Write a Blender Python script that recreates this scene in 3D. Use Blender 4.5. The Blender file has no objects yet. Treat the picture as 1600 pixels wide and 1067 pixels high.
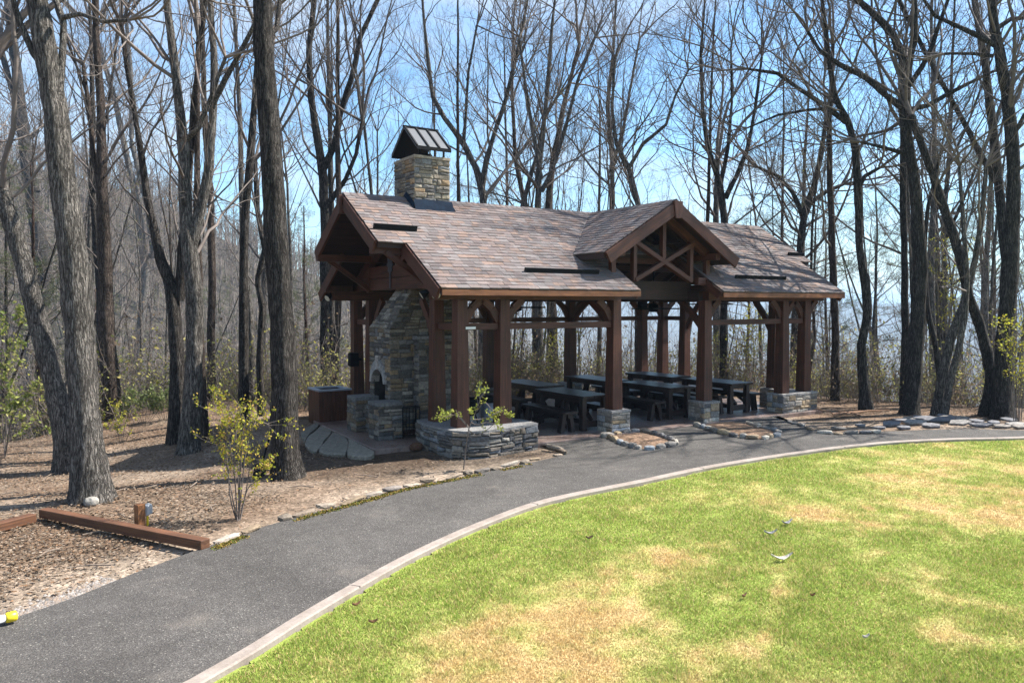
import bpy, math, random
import numpy as np
from mathutils import Vector, Matrix
rng = np.random.default_rng(7)
R = random.Random(11)
PI = math.pi
scene = bpy.context.scene
COL = scene.collection

# ------------------------------------------------------------------ camera model
# world axes follow the pavilion: x along its ridge, y towards its back, z up; the front right-hand middle post stands at 0,0
FOC, HZ, CAMZ = 1209.79, 476.1, 2.7043
CAM = np.array([-10.7747, -12.7070, CAMZ])
FWD2 = np.array([0.541472, 0.840719]); RGT2 = np.array([0.840719, -0.541472])
PITCH = math.atan((533.5 - HZ) / FOC)
FW = np.array([FWD2[0]*math.cos(PITCH), FWD2[1]*math.cos(PITCH), -math.sin(PITCH)])
UPV = np.array([FWD2[0]*math.sin(PITCH), FWD2[1]*math.sin(PITCH), math.cos(PITCH)])
RT = np.array([RGT2[0], RGT2[1], 0.0])

def ray(px, py):
    d = FW + RT*(px-800)/FOC - UPV*(py-533.5)/FOC
    return d
def at_z(px, py, z=0.0):
    d = ray(px, py); t = (z-CAMZ)/d[2]
    return CAM + d*t
def at_depth(px, py, D):
    d = ray(px, py); t = D/(d[0]*FWD2[0]+d[1]*FWD2[1])
    return CAM + d*t
def depth_of(x, y):
    return (x-CAM[0])*FWD2[0] + (y-CAM[1])*FWD2[1]
def side_of(x, y):
    return (x-CAM[0])*RGT2[0] + (y-CAM[1])*RGT2[1]

# ------------------------------------------------------------------ noise helpers
_perm = np.random.default_rng(3).random((256, 256))
def vnoise(x, y):
    x = np.asarray(x, float); y = np.asarray(y, float)
    xi = np.floor(x).astype(int); yi = np.floor(y).astype(int)
    fx = x-xi; fy = y-yi
    fx = fx*fx*(3-2*fx); fy = fy*fy*(3-2*fy)
    a = _perm[xi & 255, yi & 255]; b = _perm[(xi+1) & 255, yi & 255]
    c = _perm[xi & 255, (yi+1) & 255]; d = _perm[(xi+1) & 255, (yi+1) & 255]
    return (a*(1-fx)+b*fx)*(1-fy) + (c*(1-fx)+d*fx)*fy
def fbm(x, y, o=4):
    s = 0; a = .5; n = 0
    for i in range(o):
        s = s + a*vnoise(x*2**i+17.3*i, y*2**i+9.1*i); n += a; a *= .5
    return s/n
def sstep(a, b, v):
    t = np.clip((v-a)/(b-a), 0, 1); return t*t*(3-2*t)
def in_poly(x, y, P):
    x = np.asarray(x); y = np.asarray(y); ins = np.zeros(x.shape, bool)
    n = len(P)
    for i in range(n):
        x0, y0 = P[i][:2]; x1, y1 = P[(i+1) % n][:2]
        if y0 == y1: continue
        c = ((y0 > y) != (y1 > y)) & (x < (x1-x0)*(y-y0)/(y1-y0)+x0)
        ins ^= c
    return ins
def dist_poly(x, y, P):
    x = np.asarray(x, float); y = np.asarray(y, float)
    best = np.full(x.shape, 1e9); n = len(P)
    for i in range(n):
        x0, y0 = P[i][:2]; x1, y1 = P[(i+1) % n][:2]
        dx, dy = x1-x0, y1-y0; L = dx*dx+dy*dy+1e-12
        t = np.clip(((x-x0)*dx+(y-y0)*dy)/L, 0, 1)
        best = np.minimum(best, np.hypot(x-x0-t*dx, y-y0-t*dy))
    return best

# ------------------------------------------------------------------ object helpers
def link(o):
    COL.objects.link(o); return o
def tag(o, label=None, cat=None, group=None, kind=None):
    if label: o['label'] = label
    if cat: o['category'] = cat
    if group: o['group'] = group
    if kind: o['kind'] = kind
    return o
def thing(name, label, cat, loc=(0, 0, 0), rz=0, group=None):
    o = bpy.data.objects.new(name, None); link(o)
    o.location = loc; o.rotation_euler = (0, 0, rz); o.empty_display_size = .2
    return tag(o, label, cat, group)
def fast_mesh(name, V, Q, mats, col=None, smooth=False, matidx=None, uv=None):
    """V (n,3); Q (m,k) faces that all have k corners"""
    me = bpy.data.meshes.new(name)
    V = np.asarray(V, np.float32); Q = np.asarray(Q, np.int32); k = Q.shape[1]
    me.vertices.add(len(V)); me.vertices.foreach_set('co', V.ravel())
    me.loops.add(Q.size); me.loops.foreach_set('vertex_index', Q.ravel())
    me.polygons.add(len(Q)); me.polygons.foreach_set('loop_start', np.arange(0, Q.size, k, dtype=np.int32))
    if smooth: me.polygons.foreach_set('use_smooth', np.ones(len(Q), bool))
    for m in (mats if isinstance(mats, (list, tuple)) else [mats]): me.materials.append(m)
    if matidx is not None: me.polygons.foreach_set('material_index', np.asarray(matidx, np.int32))
    me.update(calc_edges=True)
    if col is not None:
        col = np.asarray(col, np.float32)
        dom = 'FACE' if len(col) == len(Q) and len(col) != len(V) else 'POINT'
        a = me.attributes.new('Col', 'FLOAT_COLOR', dom)
        if col.shape[1] == 3: col = np.c_[col, np.ones(len(col), np.float32)]
        a.data.foreach_set('color', col.astype(np.float32).ravel())
    if uv is not None:
        l = me.uv_layers.new(name='UVMap'); l.data.foreach_set('uv', np.asarray(uv, np.float32).ravel())
    return me
def mobj(name, me, parent=None):
    o = bpy.data.objects.new(name, me); link(o)
    if parent is not None: o.parent = parent
    return o

class MB:
    """gathers boxes, beams, prisms and tubes and links them as one mesh object"""
    def __init__(s): s.v = []; s.f = []; s.uv = []; s.c = []; s.has_c = False
    def add(s, verts, faces, col=None, uvs=None):
        o = len(s.v); s.v += [tuple(map(float, p)) for p in verts]
        for i, f in enumerate(faces):
            s.f.append([o+j for j in f])
            if uvs: s.uv.append(uvs[i])
            else:
                P = [np.array(verts[j], float) for j in f]
                n = np.cross(P[1]-P[0], P[2]-P[0]); a = int(np.argmax(np.abs(n)))
                ij = [(1, 2), (0, 2), (0, 1)][a]
                s.uv.append([(p[ij[0]], p[ij[1]]) for p in P])
            s.c.append(col if col is not None else (.5, .5, .5))
        if col is not None: s.has_c = True
    def beam(s, p0, p1, w, h, up=(0, 0, 1), w1=None, h1=None, col=None):
        p0 = np.array(p0, float); p1 = np.array(p1, float); d = p1-p0; L = np.linalg.norm(d); d /= L
        up = np.array(up, float)
        if abs(d@up) > .98: up = np.array([1.0, 0, 0])
        sx = np.cross(d, up); sx /= np.linalg.norm(sx); sz = np.cross(sx, d)
        w1 = w if w1 is None else w1; h1 = h if h1 is None else h1
        A = [p0+sx*w/2*a+sz*h/2*b for a, b in ((-1, -1), (1, -1), (1, 1), (-1, 1))]
        B = [p1+sx*w1/2*a+sz*h1/2*b for a, b in ((-1, -1), (1, -1), (1, 1), (-1, 1))]
        o = R.random()*20; u0 = R.random()*20
        F = [(0, 1, 2, 3), (7, 6, 5, 4)]; U = [[(u0+q*.01, o+q*.1) for q in range(4)]]*2
        for i in range(4):
            j = (i+1) % 4; F.append((j, i, 4+i, 4+j))
            v0 = o+i*.37; U.append([(u0, v0+w), (u0, v0), (u0+L, v0), (u0+L, v0+w)])
        s.add(A+B, F, col, U); return s
    def box(s, c, size, rz=0, col=None):
        c = np.array(c, float); x, y, z = size
        ax = np.array([math.cos(rz), math.sin(rz), 0])
        if x >= y and x >= z or True:
            if x >= y: s.beam(c-ax*x/2, c+ax*x/2, y, z, col=col)
            else:
                ay = np.array([-math.sin(rz), math.cos(rz), 0]); s.beam(c-ay*y/2, c+ay*y/2, x, z, col=col)
        return s
    def prism(s, poly, z0, z1, col=None):
        n = len(poly); V = [(p[0], p[1], z0) for p in poly]+[(p[0], p[1], z1) for p in poly]
        F = [tuple(range(n-1, -1, -1)), tuple(range(n, 2*n))]+[(i, (i+1) % n, n+(i+1) % n, n+i) for i in range(n)]
        s.add(V, F, col); return s
    def tube(s, pts, rad, n=8, cap=True, col=None):
        pts = [np.array(p, float) for p in pts]
        if not hasattr(rad, '__len__'): rad = [rad]*len(pts)
        V = []
        for i, p in enumerate(pts):
            d = pts[min(i+1, len(pts)-1)]-pts[max(i-1, 0)]; d /= (np.linalg.norm(d)+1e-9)
            a = np.cross(d, (0, 0, 1) if abs(d[2]) < .9 else (1, 0, 0)); a /= np.linalg.norm(a); b = np.cross(d, a)
            V += [p+rad[i]*(a*math.cos(2*PI*k/n)+b*math.sin(2*PI*k/n)) for k in range(n)]
        F = []
        for i in range(len(pts)-1):
            for k in range(n): F.append((i*n+k, i*n+(k+1) % n, (i+1)*n+(k+1) % n, (i+1)*n+k))
        if cap: F += [tuple(range(n-1, -1, -1)), tuple(range((len(pts)-1)*n, len(pts)*n))]
        s.add(V, F, col); return s
    def mesh(s, name, mat):
        me = bpy.data.meshes.new(name); me.from_pydata(s.v, [], s.f)
        for m in (mat if isinstance(mat, (list, tuple)) else [mat]): me.materials.append(m)
        l = me.uv_layers.new(name='UVMap'); flat = [c for f in s.uv for p in f for c in p]
        l.data.foreach_set('uv', flat)
        if s.has_c:
            a = me.attributes.new('Col', 'FLOAT_COLOR', 'FACE')
            a.data.foreach_set('color', [x for c in s.c for x in (c[0], c[1], c[2], 1.0)])
        me.update(); return me
    def build(s, name, mat, parent=None, bevel=0, smooth=False):
        o = mobj(name, s.mesh(name, mat), parent)
        if smooth: o.data.polygons.foreach_set('use_smooth', [True]*len(s.f))
        if bevel:
            m = o.modifiers.new('bevel', 'BEVEL'); m.width = bevel; m.segments = 2; m.limit_method = 'ANGLE'
        return o
def copy_tree(o, parent=None):
    c = o.copy(); COL.objects.link(c)
    if parent is not None: c.parent = parent
    for ch in list(o.children): copy_tree(ch, c)
    return c

# ------------------------------------------------------------------ materials
class NT:
    def __init__(s, name):
        s.m = bpy.data.materials.new(name); s.m.use_nodes = True; s.t = s.m.node_tree; s.t.nodes.clear()
        s.out = s.n('ShaderNodeOutputMaterial'); s.b = s.n('ShaderNodeBsdfPrincipled')
        s.l(s.b.outputs[0], s.out.inputs[0])
    def n(s, t, **k):
        x = s.t.nodes.new(t)
        for a, v in k.items(): setattr(x, a, v)
        return x
    def l(s, a, b): s.t.links.new(a, b)
    def set(s, **k):
        for a, v in k.items(): s.b.inputs[a.replace('_', ' ')].default_value = v
    def noise(s, vec, scale, detail=5, rough=.6, dist=0):
        x = s.n('ShaderNodeTexNoise'); x.inputs['Scale'].default_value = scale; x.inputs['Detail'].default_value = detail
        x.inputs['Roughness'].default_value = rough; x.inputs['Distortion'].default_value = dist
        if vec is not None: s.l(vec, x.inputs['Vector'])
        return x.outputs['Fac']
    def vor(s, vec, scale, out='Distance', feature='F1', rnd=1):
        x = s.n('ShaderNodeTexVoronoi'); x.feature = feature; x.inputs['Scale'].default_value = scale
        x.inputs['Randomness'].default_value = rnd
        if vec is not None: s.l(vec, x.inputs['Vector'])
        return x.outputs[out]
    def mapping(s, vec, scale):
        x = s.n('ShaderNodeMapping'); x.inputs['Scale'].default_value = scale; s.l(vec, x.inputs['Vector']); return x.outputs[0]
    def coord(s, w='Object'): return s.n('ShaderNodeTexCoord').outputs[w]
    def pos(s): return s.n('ShaderNodeNewGeometry').outputs['Position']
    def attr(s, n='Col'):
        x = s.n('ShaderNodeAttribute'); x.attribute_name = n; return x.outputs['Color']
    def ramp(s, fac, stops):
        x = s.n('ShaderNodeValToRGB'); e = x.color_ramp.elements
        while len(e) < len(stops): e.new(.5)
        for i, (p, c) in enumerate(stops): e[i].position = p; e[i].color = (*c, 1) if len(c) == 3 else c
        s.l(fac, x.inputs[0]); return x.outputs[0]
    def mix(s, f, a, b, mode='MIX'):
        x = s.n('ShaderNodeMix'); x.data_type = 'RGBA'; x.blend_type = mode
        for v, i in ((f, 0), (a, 6), (b, 7)):
            if hasattr(v, 'is_linked'): s.l(v, x.inputs[i])
            else: x.inputs[i].default_value = v if i == 0 else (*v, 1)
        return x.outputs[2]
    def math(s, op, a, b=0.0):
        x = s.n('ShaderNodeMath'); x.operation = op
        for v, i in ((a, 0), (b, 1)):
            if hasattr(v, 'is_linked'): s.l(v, x.inputs[i])
            else: x.inputs[i].default_value = v
        return x.outputs[0]
    def color(s, c):
        if hasattr(c, 'is_linked'): s.l(c, s.b.inputs['Base Color'])
        else: s.b.inputs['Base Color'].default_value = (*c, 1)
    def bump(s, h, strength=.5, dist=.02):
        x = s.n('ShaderNodeBump'); x.inputs['Strength'].default_value = strength; x.inputs['Distance'].default_value = dist
        s.l(h, x.inputs['Height']); s.l(x.outputs[0], s.b.inputs['Normal'])
def g(v): return (v, v, v)

def m_wood(name, dark, light, rough=.55, spec=.4):
    t = NT(name); uv = t.coord('UV')
    a = t.noise(t.mapping(uv, (.8, 22, 1)), 2.2, 6, .62, .6)
    b = t.noise(uv, .9, 3); c = t.noise(t.coord('Object'), 3.5, 4)
    k = t.ramp(a, [(.25, dark), (.75, light)])
    st = t.noise(t.mapping(uv, (.35, 7, 1)), 2.0, 5, .6, .8); k = t.mix(.75, k, t.ramp(st, [(.30, g(.5)), (.48, g(1.0)), (.72, g(1.4))]), 'MULTIPLY')
    k = t.mix(.7, k, t.ramp(b, [(.3, g(.62)), (.7, g(1.25))]), 'MULTIPLY')
    k = t.mix(.5, k, t.ramp(c, [(.35, g(.7)), (.65, g(1.2))]), 'MULTIPLY')
    t.color(k); t.set(Roughness=rough, Specular_IOR_Level=spec); t.bump(a, .35, .006); return t.m
def m_plain(name, c, rough=.6, metal=0, ns=8, amt=.25, bump=.1, spec=.5):
    t = NT(name); a = t.noise(t.coord('Object'), ns, 5)
    t.color(t.mix(1, c, t.ramp(a, [(.3, g(1-amt)), (.7, g(1+amt))]), 'MULTIPLY'))
    t.set(Roughness=rough, Metallic=metal, Specular_IOR_Level=spec)
    if bump: t.bump(a, bump, .01)
    return t.m
def m_attr(name, rough=.85, ns=14, amt=.35, bump=.5, bd=.012, spec=.3, trans=0):
    t = NT(name); p = t.coord('Object'); a = t.noise(p, ns, 6, .65); b = t.noise(p, ns*.25, 3)
    k = t.mix(1, t.attr(), t.ramp(a, [(.28, g(1-amt)), (.72, g(1+amt))]), 'MULTIPLY')
    k = t.mix(.6, k, t.ramp(b, [(.3, g(.75)), (.7, g(1.2))]), 'MULTIPLY')
    t.color(k); t.set(Roughness=rough, Specular_IOR_Level=spec)
    if bump: t.bump(a, bump, bd)
    if trans:
        tr = t.n('ShaderNodeBsdfTranslucent'); t.l(k, tr.inputs[0]); ms = t.n('ShaderNodeMixShader'); ms.inputs[0].default_value = trans
        t.l(t.b.outputs[0], ms.inputs[1]); t.l(tr.outputs[0], ms.inputs[2]); t.l(ms.outputs[0], t.out.inputs[0])
    return t.m
def m_bark(name, dark, light, lichen=.15, sc=1.0):
    t = NT(name); p = t.coord('Object')
    wob = t.n('ShaderNodeVectorMath'); wob.operation = 'ADD'; nz = t.n('ShaderNodeTexNoise'); nz.inputs['Scale'].default_value = 5; nz.inputs['Detail'].default_value = 3; t.l(p, nz.inputs['Vector'])
    scl = t.n('ShaderNodeVectorMath'); scl.operation = 'SCALE'; scl.inputs['Scale'].default_value = .06; t.l(nz.outputs['Color'], scl.inputs[0]); t.l(p, wob.inputs[0]); t.l(scl.outputs[0], wob.inputs[1])
    q = t.mapping(wob.outputs[0], (sc, sc, .10*sc))
    f1 = t.noise(q, 30, 4, .55); f2 = t.noise(q, 64, 4, .6); n = t.noise(t.mapping(p, (1, 1, .5)), 60, 6, .8)
    def fur(f, k): return t.math('MINIMUM', t.math('MULTIPLY', t.math('ABSOLUTE', t.math('SUBTRACT', f, .5)), k), 1.0)
    h = t.math('ADD', t.math('ADD', t.math('MULTIPLY', fur(f1, 9), .38), t.math('MULTIPLY', fur(f2, 7), .22)), t.math('MULTIPLY', n, .55))
    k = t.ramp(h, [(.28, tuple(v*.7 for v in dark)), (.64, tuple(.6*x+.4*y for x, y in zip(dark, light))), (.95, tuple(v*1.25 for v in light))])
    blot = t.noise(p, 2.6, 5, .65)
    k = t.mix(.8, k, t.ramp(blot, [(.3, g(.55)), (.7, g(1.3))]), 'MULTIPLY')
    li = t.ramp(t.noise(p, 7, 7, .8), [(.60, g(0)), (.70, g(lichen*2.5))])
    k = t.mix(li, k, (.33, .34, .31))
    t.color(k); t.set(Roughness=.95, Specular_IOR_Level=.15); t.bump(h, 1.0, .11); return t.m

M = {}
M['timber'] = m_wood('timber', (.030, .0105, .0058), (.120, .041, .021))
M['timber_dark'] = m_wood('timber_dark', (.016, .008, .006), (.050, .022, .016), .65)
M['fascia'] = m_wood('fascia', (.10, .036, .014), (.26, .105, .042))
M['table_wood'] = m_wood('table_wood', (.010, .007, .007), (.044, .027, .023), .36, .4)
M['landscape_timber'] = m_wood('landscape_timber', (.050, .022, .012), (.17, .072, .032), .75)
M['post_wood'] = m_wood('post_wood', (.10, .04, .015), (.30, .13, .05), .7)
M['stone'] = m_attr('stone', .9, 22, .4, .7, .015)
M['shingle'] = m_attr('shingle', .92, 90, .22, .4, .004, .2)
M['metal_roof'] = m_plain('metal_roof', (.10, .106, .115), .62, .15, 20, .12, 0, .4)
M['metal_black'] = m_plain('metal_black', (.009, .009, .010), .75, .0, 20, .2, 0, .15)
M['flashing'] = m_plain('flashing', (.012, .020, .035), .95, .0, 8, .3, .1, .08)
M['bracket'] = m_plain('bracket', (.10, .11, .13), .5, .7, 12, .3, .1)
M['soot'] = m_plain('soot', (.035, .03, .028), .95, 0, 10, .4, .3)
M['white_paint'] = m_plain('white_paint', (.75, .75, .73), .5, 0, 10, .08, 0)
M['grey_plastic'] = m_plain('grey_plastic', (.33, .34, .35), .5, 0, 6, .12, .05)
M['yellow_plastic'] = m_plain('yellow_plastic', (.75, .55, .02), .4, 0, 6, .1, 0)
M['galvanised'] = m_plain('galvanised', (.30, .32, .36), .45, .3, 5, .2, .05)
M['glass'] = m_plain('glass', (.55, .53, .45), .15, 0, 4, .1, 0)
M['rock_pale'] = m_plain('rock_pale', (.24, .225, .20), .9, 0, 14, .4, .6)
M['leaf_dead'] = m_attr('leaf_dead', .9, 30, .3, 0, 0, .15, .15)
M['grass_blade'] = m_attr('grass_blade', .7, 30, .1, 0, 0, .25, .3)
M['leaf_spring'] = m_attr('leaf_spring', .6, 20, .15, 0, 0, .3, .45)
M['needles'] = m_attr('needles', .6, 20, .2, 0, 0, .25, .2)
M['bark_grey'] = m_bark('bark_grey', (.044, .037, .032), (.45, .41, .365), .30)
M['bark_dark'] = m_bark('bark_dark', (.020, .0165, .0145), (.19, .168, .15), .16)
M['bark_brown'] = m_bark('bark_brown', (.05, .037, .030), (.23, .18, .15), .14)
M['bark_pine'] = m_bark('bark_pine', (.04, .025, .018), (.17, .10, .075), .03, .7)
M['twig'] = m_plain('twig', (.155, .13, .115), .9, 0, 1.5, .35, 0, .15)
M['twig_dark'] = m_plain('twig_dark', (.125, .105, .095), .9, 0, 1.5, .35, 0, .15)
def m_slab():
    t = NT('stamped_concrete'); p = t.pos()
    a = t.noise(p, 1.3, 5, .65, .6); b = t.noise(p, 14, 6)
    k = t.ramp(a, [(.3, (.10, .075, .068)), (.5, (.19, .135, .115)), (.7, (.25, .20, .175))])
    k = t.mix(.5, k, t.ramp(b, [(.3, g(.7)), (.7, g(1.2))]), 'MULTIPLY')
    cr = t.vor(t.mapping(p, (1, 1, 1)), 1.7, 'Distance', 'DISTANCE_TO_EDGE')
    k = t.mix(.55, k, t.ramp(cr, [(.0, g(.45)), (.03, g(1))]), 'MULTIPLY')
    t.color(k); t.set(Roughness=.42, Specular_IOR_Level=.5)
    t.l(t.ramp(b, [(.3, g(.22)), (.7, g(.48))]), t.b.inputs['Roughness']); t.bump(cr, .25, .01); return t.m
M['slab'] = m_slab()
def m_asphalt():
    t = NT('asphalt'); p = t.pos()
    f = t.vor(p, 105, 'Color'); sp = t.n('ShaderNodeSeparateColor'); t.l(f, sp.inputs[0])
    k = t.ramp(sp.outputs[0], [(.0, (.044, .040, .037)), (.8, (.086, .079, .073)), (.965, (.11, .102, .093)), (1.0, (.24, .22, .19))])
    w = t.noise(p, .55, 5, .6, .3); w2 = t.noise(p, 5, 5)
    k = t.mix(1, k, t.ramp(w, [(.3, g(.78)), (.7, g(1.22))]), 'MULTIPLY')
    k = t.mix(1, k, t.ramp(w2, [(.3, g(.85)), (.7, g(1.12))]), 'MULTIPLY')
    dust = t.ramp(t.noise(p, 1.1, 7, .7), [(.56, g(0)), (.8, g(.55))])
    k = t.mix(dust, k, (.19, .16, .135))
    t.color(k); t.set(Roughness=.9, Specular_IOR_Level=.3)
    t.bump(t.vor(p, 70), .7, .008); return t.m
M['asphalt'] = m_asphalt()
def m_soil():
    t = NT('soil'); p = t.pos()
    a = t.noise(p, .7, 6, .65, .4); b = t.noise(p, 6, 7, .7); c = t.vor(p, 26, 'Color')
    sp = t.n('ShaderNodeSeparateColor'); t.l(c, sp.inputs[0])
    k = t.mix(.999, t.attr(), t.ramp(a, [(.3, g(.72)), (.7, g(1.3))]), 'MULTIPLY')
    k = t.mix(1, k, t.ramp(b, [(.28, g(.55)), (.5, g(1.0)), (.75, g(1.4))]), 'MULTIPLY')
    k = t.mix(.7, k, t.ramp(sp.outputs[0], [(.0, g(.6)), (.6, g(1.0)), (.95, g(1.7))]), 'MULTIPLY')
    t.color(k); t.set(Roughness=.95, Specular_IOR_Level=.15); t.bump(b, .8, .06); return t.m
M['soil'] = m_soil()
def m_concrete():
    t = NT('kerb_concrete'); p = t.pos(); a = t.noise(p, 3, 6, .65); b = t.noise(p, 40, 4)
    k = t.ramp(a, [(.3, (.19, .15, .122)), (.5, (.265, .22, .188)), (.7, (.32, .275, .24))])
    k = t.mix(.6, k, t.ramp(b, [(.3, g(.75)), (.7, g(1.15))]), 'MULTIPLY')
    t.color(k); t.set(Roughness=.85); t.bump(b, .4, .006); return t.m
M['kerb'] = m_concrete()
def m_hill():
    t = NT('wooded_hill'); p = t.pos()
    a = t.vor(p, .7, 'Color'); sp = t.n('ShaderNodeSeparateColor'); t.l(a, sp.inputs[0])
    n = t.noise(p, 1.6, 7, .8); b = t.noise(p, .03, 4)
    k = t.ramp(sp.outputs[0], [(0, (.13, .115, .10)), (.7, (.20, .175, .15)), (.9, (.23, .20, .165)), (.97, (.14, .14, .10))])
    k = t.mix(1, k, t.ramp(n, [(.25, g(.4)), (.75, g(1.5))]), 'MULTIPLY')
    k = t.mix(.8, k, t.ramp(b, [(.3, g(.75)), (.7, g(1.2))]), 'MULTIPLY')
    t.color(k); t.set(Roughness=1, Specular_IOR_Level=0); t.bump(n, 1, 2.0); return t.m
M['hill'] = m_hill()
def m_lawn():
    t = NT('lawn_turf'); p = t.pos(); n = t.noise(p, 45, 6, .75); b = t.noise(p, 7, 4)
    k = t.mix(1, t.attr(), t.ramp(n, [(.28, g(.5)), (.72, g(1.45))]), 'MULTIPLY')
    k = t.mix(.6, k, t.ramp(b, [(.3, g(.8)), (.7, g(1.2))]), 'MULTIPLY')
    t.color(k); t.set(Roughness=.95, Specular_IOR_Level=.1); t.bump(n, .9, .02); return t.m
M['lawn'] = m_lawn()
# ------------------------------------------------------------------ ground
def smooth(P, n=6):
    P = [np.array(p, float) for p in P]; out = []
    for i in range(len(P)-1):
        p0 = P[max(i-1, 0)]; p1 = P[i]; p2 = P[i+1]; p3 = P[min(i+2, len(P)-1)]
        for k in range(n):
            t = k/n
            out.append(.5*((2*p1)+(-p0+p2)*t+(2*p0-5*p1+4*p2-p3)*t*t+(-p0+3*p1-3*p2+p3)*t**3))
    out.append(P[-1]); return out
def px2(L, z=0.0): return [at_z(x, y, z)[:2] for x, y in L]
def offset(P, d):
    out = []
    for i in range(len(P)):
        a = P[max(i-1, 0)]; b = P[min(i+1, len(P)-1)]; t = (b-a)/np.linalg.norm(b-a)
        out.append(P[i]+d*np.array([t[1], -t[0]]))
    return out
kerb_in = px2([(295, 1067), (380, 1018), (470, 962), (560, 910), (640, 867), (740, 822), (850, 783), (1000, 752), (1110, 729), (1250, 707), (1370, 693), (1480, 687), (1600, 684)])
d0 = kerb_in[0]-kerb_in[1]; d1 = kerb_in[-1]-kerb_in[-2]
kerb_in = [kerb_in[0]+d0*2.2+np.array([.6, -.5]), kerb_in[0]+d0]+kerb_in+[kerb_in[-1]+np.array([3.5, -1.2]), kerb_in[-1]+np.array([9, -5])]
kerb_in = smooth(kerb_in, 6)
kerb_out = offset(kerb_in, .15)
path_left = px2([(-260, 1060), (0, 972), (110, 935), (215, 893), (330, 851), (430, 817), (560, 782), (640, 760), (760, 737), (868, 714)], -.03)
path_left = smooth(path_left, 4)+[np.array(p) for p in px2([(880, 711), (884, 706), (878, 702), (860, 697)], -.03)]
far_edge = px2([(1199, 648), (1230, 657), (1262, 667), (1283, 676), (1381, 674), (1458, 671), (1510, 670), (1600, 672)], -.03)
far_edge = [np.array(p) for p in far_edge]+[far_edge[-1]+np.array([3.2, -1.0]), far_edge[-1]+np.array([8, -4.6])]
asphalt_poly = path_left+[np.array([-2.12, -.345]), np.array([5.0, -.345])]+far_edge+[p for p in reversed(offset(kerb_in, .03))]
lawn_poly = [p for p in offset(kerb_in, .10)]+[np.array([16, -16.]), np.array([6, -22.]), np.array([-9, -22.]), np.array([-14, -14.])]
FLAT = [(-80, -80), (80, -80), (60, -14), (16, -6.5), (11.6, -3.0), (10.4, -.6), (9.2, 2.0), (8.4, 6.6), (-4.2, 6.9), (-5.6, 9.8), (-7.5, 10.8), (-9.6, 8.8), (-12.5, 7.0), (-20, 6), (-80, 20)]
RP = [(-900, 240), (0, 288), (127, 302), (210, 322), (277, 338), (319, 366), (360, 384), (450, 420), (560, 452), (700, 474), (800, 492)]
def ground_z(x, y):
    x = np.asarray(x, float); y = np.asarray(y, float)
    d = np.where(in_poly(x, y, FLAT), 0, dist_poly(x, y, FLAT))
    r = np.hypot(x-CAM[0], y-CAM[1])
    ds = np.maximum(0, d-.6); ds = ds*ds/(ds+1.5)
    drop = np.minimum(.42*ds, 15+.11*ds); drop = np.minimum(drop, 62)
    low = .45*sstep(-5.7, -10.5, x)*sstep(-.3, 4.5, y)
    h = -.07-low-drop-.05*fbm(x*1.3, y*1.3)
    h = h+np.minimum(r*.006, .5)*(fbm(x*.35+5, y*.35, 3)-.5)*sstep(0, 4, d)*2
    dp = depth_of(x, y); px = 800+FOC*side_of(x, y)/np.maximum(dp, 1)
    ry = np.interp(px, [p[0] for p in RP], [p[1] for p in RP])
    zr = CAMZ+(HZ-ry)/FOC*185+3.0*(fbm(px*.01, r*.004, 4)-.5)
    w = sstep(55, 185, r)*(dp > 10)*(1-sstep(690, 900, px))
    h = h*(1-w)+zr*w
    # low blue range far across the valley
    w2 = sstep(1500, 2400, r)*(dp > 10)
    zf = 18+60*(fbm(px*.006+3, r*.0004, 4)-.45)
    return h*(1-w2)+zf*w2
def gpt(px, py):
    """where the sight line of this picture point meets the ground"""
    d = ray(px, py); a = np.linspace(3, 120, 2400)
    P = CAM[None]+d[None]*a[:, None]; z = ground_z(P[:, 0], P[:, 1])
    i = int(np.argmax(P[:, 2] < z)); return np.array([P[i, 0], P[i, 1], z[i]])

NA = 560
az = np.linspace(0, 2*PI, NA, endpoint=False)
rr = np.concatenate([np.geomspace(.6, 60, 165), np.geomspace(62, 3200, 75)])
AZ, RR = np.meshgrid(az, rr)
GX = CAM[0]+RR*np.cos(AZ); GY = CAM[1]+RR*np.sin(AZ); GZ = ground_z(GX, GY)
def ring_mesh(name, i0, i1, mat, col):
    X = GX[i0:i1]; n = X.shape[0]
    V = np.stack([X, GY[i0:i1], GZ[i0:i1]], -1).reshape(-1, 3)
    i, j = np.meshgrid(np.arange(n-1), np.arange(NA), indexing='ij'); jn = (j+1) % NA
    Q = np.stack([i*NA+j, (i+1)*NA+j, (i+1)*NA+jn, i*NA+jn], -1).reshape(-1, 4)[:, ::-1]
    return fast_mesh(name, V, Q, mat, col, True)
nsoil = 166
tx = GX[:nsoil].ravel(); ty = GY[:nsoil].ravel()
edge_d = dist_poly(tx, ty, [tuple(p) for p in asphalt_poly])
bare = np.clip(sstep(1.0, .1, edge_d)*.55+sstep(.42, .68, fbm(tx*.55, ty*.55+3))*.75, 0, 1)*sstep(14, 5, np.abs(ty))
soilc = np.array([.145, .098, .066])[None]*(1-bare[:, None])+np.array([.255, .20, .152])[None]*bare[:, None]
dk = sstep(.55, 1, fbm(tx*1.1+4, ty*1.1, 3)*.9+.75*np.exp(-((tx+4.7)/1.9)**2-((ty+.3)/1.0)**2)+.5*np.exp(-((tx+6.8)/1.6)**2-((ty-1.6)/1.6)**2))[:, None]*(np.abs(ty) < 12)[:, None]  # random dark soil, plus mulch by the slab with its shade in the colour
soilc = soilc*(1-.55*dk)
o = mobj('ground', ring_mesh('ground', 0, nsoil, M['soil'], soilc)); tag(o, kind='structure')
o_h = mobj('hills', ring_mesh('hills', nsoil-1, len(rr), M['hill'], np.full((NA*(len(rr)-nsoil+1), 3), .2))); tag(o_h, kind='structure')

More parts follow.
